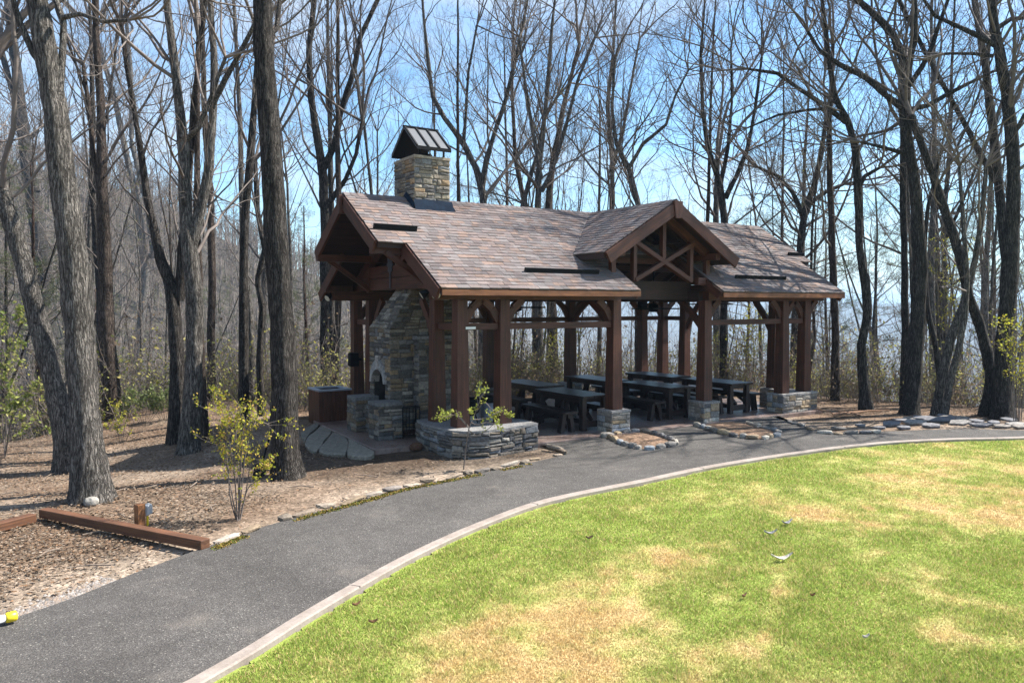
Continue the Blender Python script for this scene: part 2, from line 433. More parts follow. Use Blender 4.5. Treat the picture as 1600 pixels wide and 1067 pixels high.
def sheet(name, poly, z, mat, kind='structure'):
    me = bpy.data.meshes.new(name); me.from_pydata([(p[0], p[1], z) for p in poly], [], [tuple(range(len(poly)))])
    me.materials.append(mat); me.update()
    if me.polygons[0].normal.z < 0: me.flip_normals()
    o = mobj(name, me); tag(o, kind=kind); return o
sheet('asphalt_path', asphalt_poly, -.03, M['asphalt'])

# lawn, its dry patches and its blades
def dryness(x, y):
    v = fbm(x*.55+2, y*.55+7, 5)*.65+fbm(x*2.1, y*2.1, 4)*.35
    b = 0
    for (px, py, s, a) in ((820, 985, .85, .26), (980, 905, .7, .17), (690, 1045, .5, .2), (1010, 1040, .6, .16), (1500, 745, 1.5, .2), (1590, 800, 1.2, .16), (1400, 790, .8, .08), (1180, 800, 1.0, .08), (1180, 990, .35, .12), (1500, 1000, .4, .14), (1040, 870, .4, .16)):
        c = at_z(px, py); b = b+a*np.exp(-((x-c[0])**2+(y-c[1])**2)/(s*s))
    for (px, py, s, a) in ((520, 975, .6, .16), (700, 905, .8, .14), (860, 830, 1.0, .12), (1300, 880, 1.0, .12), (1450, 900, 1.2, .10), (1250, 720, 3, .14), (1100, 760, 1.4, .12), (1540, 1040, .7, .16), (420, 1050, .4, .1)):
        c = at_z(px, py); b = b-a*np.exp(-((x-c[0])**2+(y-c[1])**2)/(s*s))
    # a strip worn pale by feet
    p0 = at_z(1185, 1010)[:2]; p1 = at_z(1222, 900)[:2]; d = p1-p0; L = d@d
    t = np.clip(((x-p0[0])*d[0]+(y-p0[1])*d[1])/L, 0, 1); dd = np.hypot(x-p0[0]-t*d[0], y-p0[1]-t*d[1])
    b = b+.22*np.exp(-(dd/.06)**2)
    return sstep(.36, .86, .5+(v-.5)*1.35+b+.46*(fbm(x*4.2+1, y*4.2, 5)-.5)+.42*(fbm(x*12, y*12, 3)-.5)-.03)
GREEN = np.array([.30, .37, .078]); PALE = np.array([.52, .50, .18]); STRAW = np.array([.60, .44, .21])
def lawn_col(x, y):
    d = dryness(x, y)[..., None]
    a = np.clip(d*2, 0, 1); b = np.clip(d*2-1, 0, 1)
    return (GREEN*(1-a)+PALE*a)*(1-b)+STRAW*b
c0 = .13
lx, ly = np.meshgrid(np.arange(-14, 16, c0), np.arange(-22, -3, c0), indexing='ij')
nx, ny = lx.shape
cx = lx[:-1, :-1]+c0/2; cy = ly[:-1, :-1]+c0/2
keep = in_poly(cx, cy, [tuple(p) for p in lawn_poly])
ii, jj = np.nonzero(keep)
Q = np.stack([ii*ny+jj, (ii+1)*ny+jj, (ii+1)*ny+jj+1, ii*ny+jj+1], -1)
lz = -.018+.02*(fbm(lx*.8, ly*.8, 3)-.5)
o = mobj('lawn', fast_mesh('lawn', np.stack([lx, ly, lz], -1).reshape(-1, 3), Q, M['lawn'], lawn_col(lx, ly).reshape(-1, 3)*.8, True)); tag(o, kind='structure')

def blades(n, seed=5):
    g_ = np.random.default_rng(seed)
    d = 4.2*(17/4.2)**(g_.random(n*2)**.9)
    s = (g_.random(n*2)*2-1)*(d*.70+1.6)
    x = CAM[0]+d*FWD2[0]+s*RGT2[0]; y = CAM[1]+d*FWD2[1]+s*RGT2[1]
    k = in_poly(x, y, [tuple(p) for p in lawn_poly]); k &= dist_poly(x, y, [tuple(p) for p in lawn_poly]) > .06+.05*g_.random(n*2)
    x = x[k][:n]; y = y[k][:n]; d = d[k][:n]; m = len(x)
    dr = dryness(x, y)
    h = (.45+1.1*fbm(x*3.1, y*3.1, 3)**1.2)*(.012+.026*g_.random(m))*(1-.3*dr)*(1+.02*d); w = (.0026+.0024*g_.random(m))*(.75+d*.07)
    a = g_.random(m)*2*PI; lean = g_.random(m)*1.1+.1; la = g_.random(m)*2*PI
    z0 = -.022+.02*(fbm(x*.8, y*.8, 3)-.5)
    c = lawn_col(x+g_.normal(0, .025, m), y+g_.normal(0, .025, m))*(.65+.7*g_.random((m, 1)))
    odd = g_.random(m) < .22; c[odd] = STRAW*(.7+.6*g_.random((odd.sum(), 1)))
    odd = (g_.random(m) < .07) & (dr < .8); c[odd] = GREEN*(.6+.5*g_.random((odd.sum(), 1)))
    A = np.stack([x-np.cos(a)*w, y-np.sin(a)*w, z0], -1); B = np.stack([x+np.cos(a)*w, y+np.sin(a)*w, z0], -1)
    T = np.stack([x+np.cos(la)*h*lean, y+np.sin(la)*h*lean, z0+h], -1)
    V = np.stack([A, B, T], 1).reshape(-1, 3); Q = np.arange(3*m).reshape(-1, 3)
    return fast_mesh('grass', V, Q, M['grass_blade'], c)
o = mobj('grass', blades(620000)); tag(o, 'short patchy green and straw coloured grass of the lawn', 'grass', kind='stuff')

# kerb along the lawn, cast in long pieces with open joints
kb = MB(); L = 0; seg = 3.4
top = .035
KI, KO = kerb_in, offset(kerb_in, .13)
V = []; F = []; U = []
for i in range(len(KI)):
    V += [(KI[i][0], KI[i][1], -.1), (KI[i][0], KI[i][1], top-.012), (KI[i][0]*.9+KO[i][0]*.1, KI[i][1]*.9+KO[i][1]*.1, top), (KI[i][0]*.1+KO[i][0]*.9, KI[i][1]*.1+KO[i][1]*.9, top), (KO[i][0], KO[i][1], top-.012), (KO[i][0], KO[i][1], -.1)]
for i in range(len(KI)-1):
    for k in range(5): F.append((i*6+k, i*6+k+1, (i+1)*6+k+1, (i+1)*6+k))
kb.add(V, F)
acc = 0
for i in range(1, len(KI)-1):
    acc += np.linalg.norm(KI[i]-KI[i-1])
    if acc > seg:
        acc = 0; t = KI[i+1]-KI[i]; t = t/np.linalg.norm(t)
        kb.beam((*(KI[i]-.01*(KO[i]-KI[i])), top-.002), (*(KO[i]+.01*(KO[i]-KI[i])), top-.002), .016, .012, col=None)
o = kb.build('kerb', M['kerb']); tag(o, kind='structure')

# patio slab
slab_poly = [(-5.15, .76), (-3.4, .76), (-3.4, -.34), (6.72, -.34), (6.72, 5.62), (-4.3, 5.62), (-4.95, 4.9)]
sb = MB(); sb.prism(slab_poly, -.25, .0); o = sb.build('patio_slab', M['slab'], bevel=.012); tag(o, kind='structure')
# strip of the far drive seen between the trunks at the left
gd = [gpt(-260, 722), gpt(-60, 716), gpt(30, 713), gpt(78, 704), gpt(74, 696), gpt(20, 697), gpt(-260, 694)]
o = sheet('gravel_drive', [p[:2] for p in gd], float(np.mean([p[2] for p in gd]))+.07, M['kerb'])

# island beds in front of the two middle posts
def bed(name, pts):
    P = px2(pts, 0.0); c = np.mean(P, 0)
    V = [(c[0], c[1], .045)]+[(p[0]*.55+c[0]*.45, p[1]*.55+c[1]*.45, .04) for p in P]+[(p[0], p[1], -.028) for p in P]
    n = len(P); F = [(0, 1+i, 1+(i+1) % n) for i in range(n)]+[(1+i, 1+n+i, 1+n+(i+1) % n, 1+(i+1) % n) for i in range(n)]
    b = MB(); b.add(V, F, (.19, .125, .085)); o = b.build(name, M['soil']); tag(o, kind='structure'); return P
isl2 = bed('planting_bed', [(942, 680), (961, 686), (984, 696), (1015, 700), (1038, 697), (1055, 693), (1049, 687), (1029, 680), (1000, 673)])
isl3 = bed('planting_bed', [(1084, 662), (1105, 669), (1131, 676), (1161, 682), (1187, 684), (1206, 681), (1217, 678), (1208, 671), (1186, 667), (1165, 660), (1140, 657)])

# ------------------------------------------------------------------ loose stones
STONE_PAL = [(.26, .235, .205), (.33, .30, .255), (.19, .175, .16), (.40, .36, .30), (.30, .225, .15), (.14, .135, .135), (.24, .25, .26), (.36, .27, .17), (.22, .19, .155)]
def rock_mesh(name, sx, sy, sz, col, mat, sub=2, rough=.16, boxy=.5):
    import bmesh
    bm = bmesh.new(); bmesh.ops.create_icosphere(bm, subdivisions=sub, radius=1.0)
    off = R.random()*100
    for v in bm.verts:
        p = np.array(v.co); m = np.max(np.abs(p)); p = p*(1-boxy)+p/m*boxy*.85
        n = float(vnoise(p[0]*1.7+off+p[2]*1.3, p[1]*1.7+off-p[2]))+.5*float(vnoise(p[0]*4+off, p[1]*4+p[2]*4))
        p *= 1+rough*(n-.75)*1.6
        v.co = (p[0]*sx, p[1]*sy, p[2]*sz)
    me = bpy.data.meshes.new(name); bm.to_mesh(me); bm.free(); me.materials.append(mat)
    a = me.attributes.new('Col', 'FLOAT_COLOR', 'FACE'); a.data.foreach_set('color', [x for _ in me.polygons for x in (*col, 1.0)])
    return me
def stone_row(P, label, group, name='border_stone', w=(.16, .36), hgt=(.07, .12), wid=(.08, .13), z=-.01, gap=.02, skip=0.1, pal=None):
    P = [np.array(p, float)[:2] for p in P]
    L = np.concatenate([[0], np.cumsum([np.linalg.norm(P[i+1]-P[i]) for i in range(len(P)-1)])])
    s = 0.0; k = 0
    while s < L[-1]-.1:
        l = R.uniform(*w); m = s+l/2
        if R.random() > skip:
            x = np.interp(m, L, [p[0] for p in P]); y = np.interp(m, L, [p[1] for p in P])
            x2 = np.interp(m+.05, L, [p[0] for p in P]); y2 = np.interp(m+.05, L, [p[1] for p in P])
            c = R.choice(pal or STONE_PAL); f_ = R.uniform(.75, 1.2); c = tuple(v*f_ for v in c)
            o = mobj(name, rock_mesh(name, l/2*1.05, R.uniform(*wid)/1.6, R.uniform(*hgt)/2*1.2, c, M['stone'], 2, .14, .75))
            o.location = (x+R.uniform(-.02, .02), y+R.uniform(-.02, .02), z+R.uniform(-.01, .02)); o.rotation_euler = (R.uniform(-.15, .15), R.uniform(-.12, .12), math.atan2(y2-y, x2-x)+R.uniform(-.12, .12))
            tag(o, label, 'stone', group); k += 1
        s += l+gap*R.uniform(.2, 2)
    return k
stone_row(smooth(px2([(338, 846), (430, 813), (560, 778), (640, 757), (760, 733), (862, 711), (880, 707), (872, 700), (858, 697)]), 6), 'flat edging stone in the low row between bare soil and the asphalt path', 'edging stones along the left side of the asphalt path', skip=.04, w=(.14, .5), hgt=(.05, .085), wid=(.07, .12), z=-.012, gap=.008, pal=[(.21, .165, .125), (.26, .215, .17), (.17, .14, .11), (.30, .255, .21), (.24, .18, .12), (.15, .13, .115)])
stone_row(smooth(isl2+isl2[:1], 3), 'small stone edging the soil bed in front of the left middle stone pier', 'stones round the bed at the left middle pier', w=(.12, .34), hgt=(.08, .13), z=.0)
stone_row(smooth(isl3[:-1], 3), 'small stone edging the soil bed in front of the right middle stone pier', 'stones round the bed at the right middle pier', w=(.14, .36), hgt=(.08, .13), z=.0)
stone_row(smooth(px2([(1225, 655), (1255, 665), (1284, 675), (1330, 676), (1380, 674)]), 3), 'thin dark edging stone beside the path past the right end pier', 'edging stones past the right end pier', hgt=(.05, .09), skip=.2, pal=STONE_PAL[2:6])
# ------------------------------------------------------------------ masonry
MORTAR = (.17, .155, .14)
def stone_face(mb, p00, p10, p11, p01, row=(.075, .15), ln=(.12, .36), out=.028, keep=None, pal=None, mortar=MORTAR, dark=1.0, j2=0, jit=.010):
    p00, p10, p11, p01 = [np.array(p, float) for p in (p00, p10, p11, p01)]
    nrm = np.cross(p10-p00, p01-p00); nrm /= np.linalg.norm(nrm)
    Hh = (np.linalg.norm(p01-p00)+np.linalg.norm(p11-p10))/2
    def B(u, v): return (p00*(1-u)+p10*u)*(1-v)+(p01*(1-u)+p11*u)*v
    mb.add([p00, p10, p11, p01], [(0, 1, 2, 3)], tuple(c*dark for c in mortar))
    z = 0.0
    while z < Hh-.02:
        h = R.uniform(*row)
        if Hh-z-h < row[0]*.7: h = Hh-z
        vm = (z+h/2)/Hh
        W = np.linalg.norm(B(1, vm)-B(0, vm)); x = 0.0; nxt = []
        while x < W-.01:
            l = R.uniform(*ln)*(1.2 if h < .1 else 1)
            if W-x-l < ln[0]*.7: l = W-x
            nxt.append((x, min(l, W-x))); x += l
        for (x, l) in nxt:
            sub = [(z, h)]
            if h > .11 and R.random() < .3+j2: sub = [(z, h*.5), (z+h*.5, h*.5)]
            for (zz, hh) in sub:
                if keep and not keep((x+l/2)/W, (zz+hh/2)/Hh): continue
                gp = .007
                u0, u1 = (x+gp)/W, (x+l-gp)/W; v0, v1 = (zz+gp)/Hh, (zz+hh-gp)/Hh
                if x < .01: u0 = -.012/W
                if x+l > W-.01: u1 = 1+.012/W
                j = lambda s: R.uniform(-s, s)
                C = [(u0, v0), (u1, v0), (u1, v1), (u0, v1)]
                C = [(u+j(jit)/W*(1 if 0 < u < 1 else .3), v+j(jit)/Hh) for u, v in C]
                o = R.uniform(.35, 1.0)*out; cu = sum(c[0] for c in C)/4; cv = sum(c[1] for c in C)/4
                V = [B(*c)-nrm*.01 for c in C]+[B(*c)+nrm*(o*.55) for c in C]
                k = .80
                V += [B(cu+(c[0]-cu)*k, cv+(c[1]-cv)*k)+nrm*(o+j(.007)) for c in C]+[B(cu+j(.01)/W, cv+j(.008)/Hh)+nrm*(o+R.uniform(0, .012))]
                F = []
                for a in range(4):
                    b = (a+1) % 4; F += [(a, b, 4+b, 4+a), (4+a, 4+b, 8+b, 8+a), (8+a, 8+b, 12)]
                c = R.choice(pal or STONE_PAL); f = R.uniform(.75, 1.25)*dark; c = tuple(q*f for q in c)
                mb.add(V, F, c)
        z += h
def stone_loop(mb, pts, z0, z1, close=True, **k):
    n = len(pts)
    for i in range(n if close else n-1):
        a = pts[i]; b = pts[(i+1) % n]
        stone_face(mb, (a[0], a[1], z0), (b[0], b[1], z0), (b[0], b[1], z1), (a[0], a[1], z1), **k)
def cap_slab(mb, pts, z0, z1, col, grow=.03):
    c = np.mean(np.array(pts), 0); P = []
    n = len(pts)
    for i in range(n):
        a = np.array(pts[i]); b = np.array(pts[(i+1) % n]); m = max(1, int(np.linalg.norm(b-a)/.16))
        for k in range(m):
            p = a+(b-a)*k/m; d = (p-c)/max(np.linalg.norm(p-c), 1e-6); P.append(p+d*(grow+R.uniform(-.018, .018)))
    n = len(P)
    V = [(p[0], p[1], z0+R.uniform(-.006, .006)) for p in P]+[(p[0], p[1], z1+R.uniform(-.008, .004)) for p in P]
    mb.add(V, [tuple(range(n-1, -1, -1)), tuple(range(n, 2*n))]+[(i, (i+1) % n, n+(i+1) % n, n+i) for i in range(n)], col)

XL, X1, X2, X3, X4, X5, XE = -3.7528, -2.813, 0.0, 2.7422, 5.5161, 6.3777, 6.3777
WY = 5.1727; YM = WY/2; GAP = .94; BZ = .475; HH = .235
def rect(x0, y0, x1, y1): return [np.array(p) for p in ((x0, y0), (x1, y0), (x1, y1), (x0, y1))]
def pier(name, label, group, pts, z1=BZ, z0=-.12, caps=None, capcol=(.27, .255, .24), **k):
    t = thing(name, label, 'stone wall' if len(pts) > 4 else 'stone pier', (float(np.mean([p[0] for p in pts])), float(np.mean([p[1] for p in pts])), 0), 0, group)
    o0 = np.array(t.location); sh = lambda P: [np.array(p)-o0[:2] for p in P]
    b = MB(); stone_loop(b, sh(pts), z0, z1-.045, **k); b.build('masonry', M['stone'], t)
    for cpts in (caps or [pts]):
        c = MB(); f = R.uniform(.85, 1.2); cap_slab(c, sh(cpts), z1-.045, z1, tuple(q*f for q in capcol)); c.build('cap_stone', M['stone'], t)
    return t
gp_ = 'stone piers under the pavilion posts'
pier('stone_pier', 'short square stone pier under the left of the two middle front posts', gp_, rect(-HH, -HH, HH, HH))
pier('stone_pier', 'short square stone pier under the right of the two middle front posts', gp_, rect(X3-HH, -HH, X3+HH, HH))
pier('stone_pier', 'short stone pier at the back, left of the middle, behind the leftmost picnic table', gp_, rect(-HH, WY-HH, HH, WY+HH))
pier('stone_pier', 'short stone pier at the back, seen between two picnic tables', gp_, rect(X3-HH, WY-HH, X3+HH, WY+HH))
# L-shaped corner piers
def L_shape(xa, xb, ya, yb, w, sx, sy):
    """corner at (xa,ya); arms towards xb and yb"""
    P = [(xa-sx*w, ya-sy*w), (xb+sx*w, ya-sy*w), (xb+sx*w, ya+sy*w), (xa+sx*w, ya+sy*w), (xa+sx*w, yb+sy*w), (xa-sx*w, yb+sy*w)]
    if sx*sy < 0: P = P[::-1]
    return [np.array(p) for p in P]
def L_caps(xa, xb, ya, yb, w, sx, sy):
    A = rect(min(xa-sx*w, xb+sx*w), ya-w, max(xa-sx*w, xb+sx*w), ya+w)
    y0, y1 = sorted((ya+sy*(w+.012), yb+sy*w)); return [A, rect(xa-w, y0, xa+w, y1)]
for (lab, xa, xb, ya, yb, sx, sy) in (('L-shaped stone wall under the posts at the right front corner, its long face sunlit', XE, X4, 0, GAP, -1, 1),
                                      ('low stone wall under the three posts at the right back corner', XE, X4, WY, WY-GAP, -1, -1),
                                      ('low stone wall under the posts at the left back corner behind the fireplace', XL, X1, WY, WY-GAP, 1, -1)):
    pier('corner_wall', lab, 'low stone walls under the corner posts', L_shape(xa, xb, ya, yb, HH, sx, sy), caps=L_caps(xa, xb, ya, yb, HH, sx, sy))
# curved planter wall at the left front corner
pl = [(-2.28, -.40), (-2.28, .24), (-3.45, .24), (-3.45, 1.30), (-4.02, 1.28), (-4.12, .75), (-4.13, .15), (-4.06, -.28), (-3.86, -.52), (-3.5, -.62), (-2.9, -.52)]
pl = [np.array(p) for p in pl]
pl_cap1 = [np.array(p) for p in ((-2.28, -.40), (-2.28, .24), (-3.1, .24), (-3.1, -.55))]
pl_cap2 = [np.array(p) for p in ((-3.112, -.55), (-3.112, .24), (-3.45, .24), (-4.13, .30), (-4.06, -.28), (-3.86, -.52), (-3.5, -.62))]
pl_cap3 = [np.array(p) for p in ((-3.45, .252), (-3.45, 1.30), (-4.02, 1.28), (-4.12, .75), (-4.13, .312))]
pier('corner_wall', 'curved dry-laid stone wall round the three posts at the left front corner', 'low stone walls under the corner posts', pl, z1=.41, z0=-.22, capcol=(.19, .185, .18), pal=[(.17, .155, .14), (.22, .205, .185), (.12, .112, .108), (.26, .24, .21), (.20, .165, .13), (.10, .098, .1), (.17, .175, .185), (.15, .13, .11)], mortar=(.07, .065, .06), caps=[pl_cap1, pl_cap2, pl_cap3], row=(.06, .13), ln=(.12, .40), out=.055, jit=.020, j2=.45)

# ------------------------------------------------------------------ fireplace
fp = thing('stone_fireplace', 'tall stacked-stone outdoor fireplace with arched opening, tapering into a chimney through the roof', 'fireplace', (-3.4, 2.6, 0))
fo = np.array((-3.4, 2.6, 0))
def fsh(p): return np.array(p, float)-fo
def ff(b, a, c, d, e, **k): stone_face(b, fsh(a), fsh(c), fsh(d), fsh(e), **k)
b = MB()
x0, x1, y0, y1, zs = -4.25, -2.62, 2.07, 3.12, 2.2
oy0, oy1, oz0, oz1 = 2.31, 2.93, .60, 1.40
PF = dict(row=(.07, .18), ln=(.10, .34), out=.036, jit=.016, dark=.85, pal=[(.17, .148, .122), (.22, .195, .16), (.12, .108, .094), (.28, .25, .205), (.20, .148, .098), (.085, .078, .072), (.16, .155, .148), (.25, .18, .11), (.14, .115, .088), (.11, .104, .098)], mortar=(.10, .088, .074), j2=.4)
ff(b, (x0, y1, 0), (x0, oy1, 0), (x0, oy1, oz1), (x0, y1, oz1), **PF)
ff(b, (x0, oy0, 0), (x0, y0, 0), (x0, y0, oz1), (x0, oy0, oz1), **PF)
ff(b, (x0, oy1, 0), (x0, oy0, 0), (x0, oy0, oz0), (x0, oy1, oz0), **PF)
ff(b, (x0, y1, oz1), (x0, y0, oz1), (x0, y0, zs), (x0, y1, zs), **PF)
ff(b, (x0, y0, 0), (x1, y0, 0), (x1, y0, zs), (x0, y0, zs), **PF)
ff(b, (x1, y1, 0), (x0, y1, 0), (x0, y1, zs), (x1, y1, zs), **PF)
ff(b, (x1, y0, 0), (x1, y1, 0), (x1, y1, zs), (x1, y0, zs), **PF)
cx0, cx1, cy0, cy1, zc = -3.58, -2.77, 2.25, 3.24, 3.15
cyf = 3.0
PT = dict(PF); PT['mortar'] = (.13, .112, .09); PT['out'] = .035; PT['pal'] = [(.22, .195, .16), (.28, .25, .205), (.25, .205, .15), (.17, .155, .135), (.12, .112, .10), (.33, .30, .25)]
ff(b, (x0, y1, zs), (x0, y0, zs), (cx0, cy0, zc), (cx0, cyf, zc), **PT)
ff(b, (x0, y0, zs), (x1, y0, zs), (cx1, cy0, zc), (cx0, cy0, zc), **PF)
ff(b, (x1, y1, zs), (x0, y1, zs), (cx0, cyf, zc), (cx1, cyf, zc), **PF)
ff(b, (x1, y0, zs), (x1, y1, zs), (cx1, cyf, zc), (cx1, cy0, zc), **PF)
# broader shoulders set back at both sides
for (ya, yb) in ((1.86, 2.07), (3.12, 3.33)):
    ff(b, (-3.70, yb, 0), (-3.70, ya, 0), (-3.70, ya, 1.98), (-3.70, yb, 1.98), **PF)
    ff(b, (-3.70, ya, 0), (-2.66, ya, 0), (-2.66, ya, 1.98), (-3.70, ya, 1.98), **PF)
    ff(b, (-2.66, yb, 0), (-3.70, yb, 0), (-3.70, yb, 1.98), (-2.66, yb, 1.98), **PF)
    ff(b, (-2.66, ya, 0), (-2.66, yb, 0), (-2.66, yb, 1.98), (-2.66, ya, 1.98), **PF)
    cap_slab(b, [fsh((x, y, 0))[:2] for x, y in ((-3.72, ya), (-2.64, ya), (-2.64, yb), (-3.72, yb))], 1.98, 2.05, (.17, .165, .16), .02)
b.build('chimney_breast', M['stone'], fp)
# firebox behind the arch
b = MB(); dx = .5
def q(*P): b.add([fsh(p) for p in P], [(0, 1, 2, 3)])
q((x0, oy0, oz0), (x0, oy1, oz0), (x0+dx, oy1, oz0), (x0+dx, oy0, oz0)); q((x0+dx, oy0, oz0), (x0+dx, oy1, oz0), (x0+dx, oy1, oz1), (x0+dx, oy0, oz1))
q((x0, oy0, oz0), (x0+dx, oy0, oz0), (x0+dx, oy0, oz1), (x0, oy0, oz1)); q((x0, oy1, oz0), (x0, oy1, oz1), (x0+dx, oy1, oz1), (x0+dx, oy1, oz0)); q((x0, oy0, oz1), (x0+dx, oy0, oz1), (x0+dx, oy1, oz1), (x0, oy1, oz1))
b.build('firebox', M['soot'], fp)
b = MB(); ya = (oy0+oy1)/2; rw = (oy1-oy0)/2; zsp = 1.04
nv = 7
for i in range(nv):
    a0 = PI*i/nv+.02; a1 = PI*(i+1)/nv-.02
    def P(a, r, z, x): return fsh((x, ya+math.cos(a)*r, zsp+math.sin(a)*z))
    zo = .60 if i == 3 else .52
    V = []
    for x in (x0+.12, x0-.055-R.uniform(0, .02)):
        V += [P(a0, rw, .30, x), P(a1, rw, .30, x), P(a1, rw*1.28, zo, x), P(a0, rw*1.28, zo, x)]
    c = R.choice([(.30, .285, .27), (.26, .25, .24), (.34, .31, .28)]); b.add(V, [(4, 5, 6, 7), (0, 1, 5, 4), (1, 2, 6, 5), (2, 3, 7, 6), (3, 0, 4, 7)], c)
b.build('arch', M['stone'], fp)
for (ya, yb) in ((1.60, 2.04), (2.80, 3.26)):
    b = MB(); P = [fsh((x, y, 0))[:2] for x, y in ((-4.72, ya), (-4.22, ya), (-4.22, yb), (-4.72, yb))]
    stone_loop(b, P, 0, .68, **PF); cap_slab(b, P, .68, .75, (.15, .145, .14), .025); b.build('hearth_wall', M['stone'], fp)
b = MB(); P = [fsh((x, y, 0))[:2] for x, y in ((-4.5, 2.06), (-4.22, 2.06), (-4.22, 2.78), (-4.5, 2.78))]
stone_loop(b, P, 0, .5, **PF); cap_slab(b, P, .5, .56, (.22, .21, .2), .0); b.build('hearth_shelf', M['stone'], fp)
b = MB(); P = [fsh((x, y, 0))[:2] for x, y in ((cx0, cy0), (cx1, cy0), (cx1, cy1), (cx0, cy1))]
stone_loop(b, P, zc, 5.80, row=(.06, .13), ln=(.10, .30), out=.035, pal=[(.21, .185, .155), (.27, .235, .185), (.15, .14, .13), (.31, .26, .19), (.30, .21, .125), (.11, .105, .10), (.18, .18, .178), (.24, .20, .155)])
cap_slab(b, P, 5.80, 5.86, (.33, .28, .22), .035); st = b.build('chimney_stack', M['stone'], fp)
# flat-seam cap roof on small legs
cap = mobj('chimney_cap', None, fp); cap.empty_display_size = .1
ax0, ax1 = -3.60, -2.78; yy0, yy1 = 2.12, 3.38; ze_, zr_ = 6.02, 6.53; ym_ = (cy0+cy1)/2
b = MB()
for s, ye in ((-1, yy0), (1, yy1)):
    V = [fsh(p) for p in ((ax0, ye, ze_), (ax1, ye, ze_), (ax1, ym_, zr_), (ax0, ym_, zr_), (ax0, ye, ze_-.03), (ax1, ye, ze_-.03), (ax1, ym_, zr_-.03), (ax0, ym_, zr_-.03))]
    F = [(0, 1, 2, 3), (7, 6, 5, 4), (0, 4, 5, 1), (1, 5, 6, 2), (0, 3, 7, 4)]; b.add(V, F if s < 0 else [f[::-1] for f in F])
b.build('cap_roof', M['metal_roof'], cap)
b = MB()
for s, ye in ((-1, yy0+.02), (1, yy1-.02)):
    V = [fsh(p) for p in ((ax0+.01, ye, ze_-.036), (ax1-.01, ye, ze_-.036), (ax1-.01, ym_, zr_-.036), (ax0+.01, ym_, zr_-.036))]; b.add(V, [(3, 2, 1, 0) if s < 0 else (0, 1, 2, 3)])
b.build('cap_shade_sheet', M['metal_black'], cap)  # black sheets added under the cap roof, painting its shaded inside
b = MB()
for x in (ax0+.02, ax0+.285, ax0+.545, ax1-.02):
    for ye in (yy0, yy1): b.beam(fsh((x, ye, ze_+.012)), fsh((x, ym_, zr_+.012)), .035, .035)
b.beam(fsh((ax0-.01, ym_, zr_+.015)), fsh((ax1+.01, ym_, zr_+.015)), .07, .03)
for ye in (yy0, yy1): b.beam(fsh((ax0, ye, ze_-.025)), fsh((ax1, ye, ze_-.025)), .02, .075)
b.build('cap_seam', M['metal_black'], cap)
for (x, y) in ((-3.42, 2.33), (-2.85, 2.33), (-3.42, 3.16), (-2.85, 3.16)):
    b = MB(); b.beam(fsh((x, y, 5.84)), fsh((x, y, 6.09)), .035, .035); b.build('cap_leg', M['metal_black'], cap)
b = MB(); b.tube([fsh((-3.13, ym_, 5.84)), fsh((-3.13, ym_, 5.97))], .2, 14); b.build('flue', M['metal_black'], cap)
b = MB()
SL = (4.983-3.009)/(YM+.612)
def rz(y): return 4.983-SL*abs(y-YM)
for (a, c) in (((cx0-.06, cy0-.08), (cx1+.06, cy0-.08)),):
    V = [fsh((cx0-.06, cy0-.16, rz(cy0-.16)+.015)), fsh((cx1+.06, cy0-.16, rz(cy0-.16)+.015)), fsh((cx1+.05, cy0-.045, rz(cy0)+.15)), fsh((cx0-.05, cy0-.045, rz(cy0)+.15))]
    b.add(V, [(0, 1, 2, 3)])
    for xs, s in ((cx0, -1), (cx1, 1)):
        for (ya, yb) in ((cy0-.16, YM), (cy1+.16, YM)):
            V = [fsh((xs+s*.09, ya, rz(ya)+.015)), fsh((xs+s*.09, yb, rz(yb)+.015)), fsh((xs+s*.045, yb, rz(yb)+.15)), fsh((xs+s*.045, ya+(.08 if ya < YM else -.08), rz(ya)+.17))]
            b.add(V, [(0, 1, 2, 3)])
b.build('flashing', M['flashing'], fp)

# ------------------------------------------------------------------ pavilion
pv = thing('pavilion', 'open timber-framed picnic pavilion with shingled gable roof and cross-gabled entrance', 'pavilion')
def part(b, name, mat, parent=None, bevel=.006): return b.build(name, M[mat] if isinstance(mat, str) else mat, parent or pv, bevel)
EZ = 3.009; EYF = -.612; EYB = WY+.612; RZ = 4.983; SS = .541
XU, XLO, XR, XUR = -5.023, -4.45, 7.134, 7.678
NL, NR = .16, 2.68
YS = YM-(YM-EYF)*SS; ZS = RZ-(RZ-EZ)*SS
TH = .12
# posts
for (x, y) in ((XL, 0), (XL, GAP), (X1, 0), (X2, 0), (X3, 0), (X4, 0), (XE, 0), (XE, GAP), (XL, WY), (XL, WY-GAP), (X1, WY), (X2, WY), (X3, WY), (X4, WY), (XE, WY), (XE, WY-GAP)):
    b = MB(); b.beam((x, y, (.405 if x < -2.5 and y < 1 else BZ)-.005), (x, y, 2.80), .275, .275, w1=.215, h1=.215); part(b, 'post', 'timber', bevel=.01)
# wall plates, tie beams
for (xa, xb, y) in ((XLO+.1, NL-.05, 0), (NR+.08, XR-.1, 0), (XLO+.1, XR-.1, WY)):
    b = MB(); b.beam((xa, y, 2.91), (xb, y, 2.91), .2, .22); part(b, 'wall_plate', 'timber')
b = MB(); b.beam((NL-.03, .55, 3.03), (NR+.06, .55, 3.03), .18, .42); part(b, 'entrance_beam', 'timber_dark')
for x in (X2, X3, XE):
    b = MB(); b.beam((x, .11, 2.9), (x, WY-.11, 2.9), .19, .24); part(b, 'tie_beam', 'timber_dark')
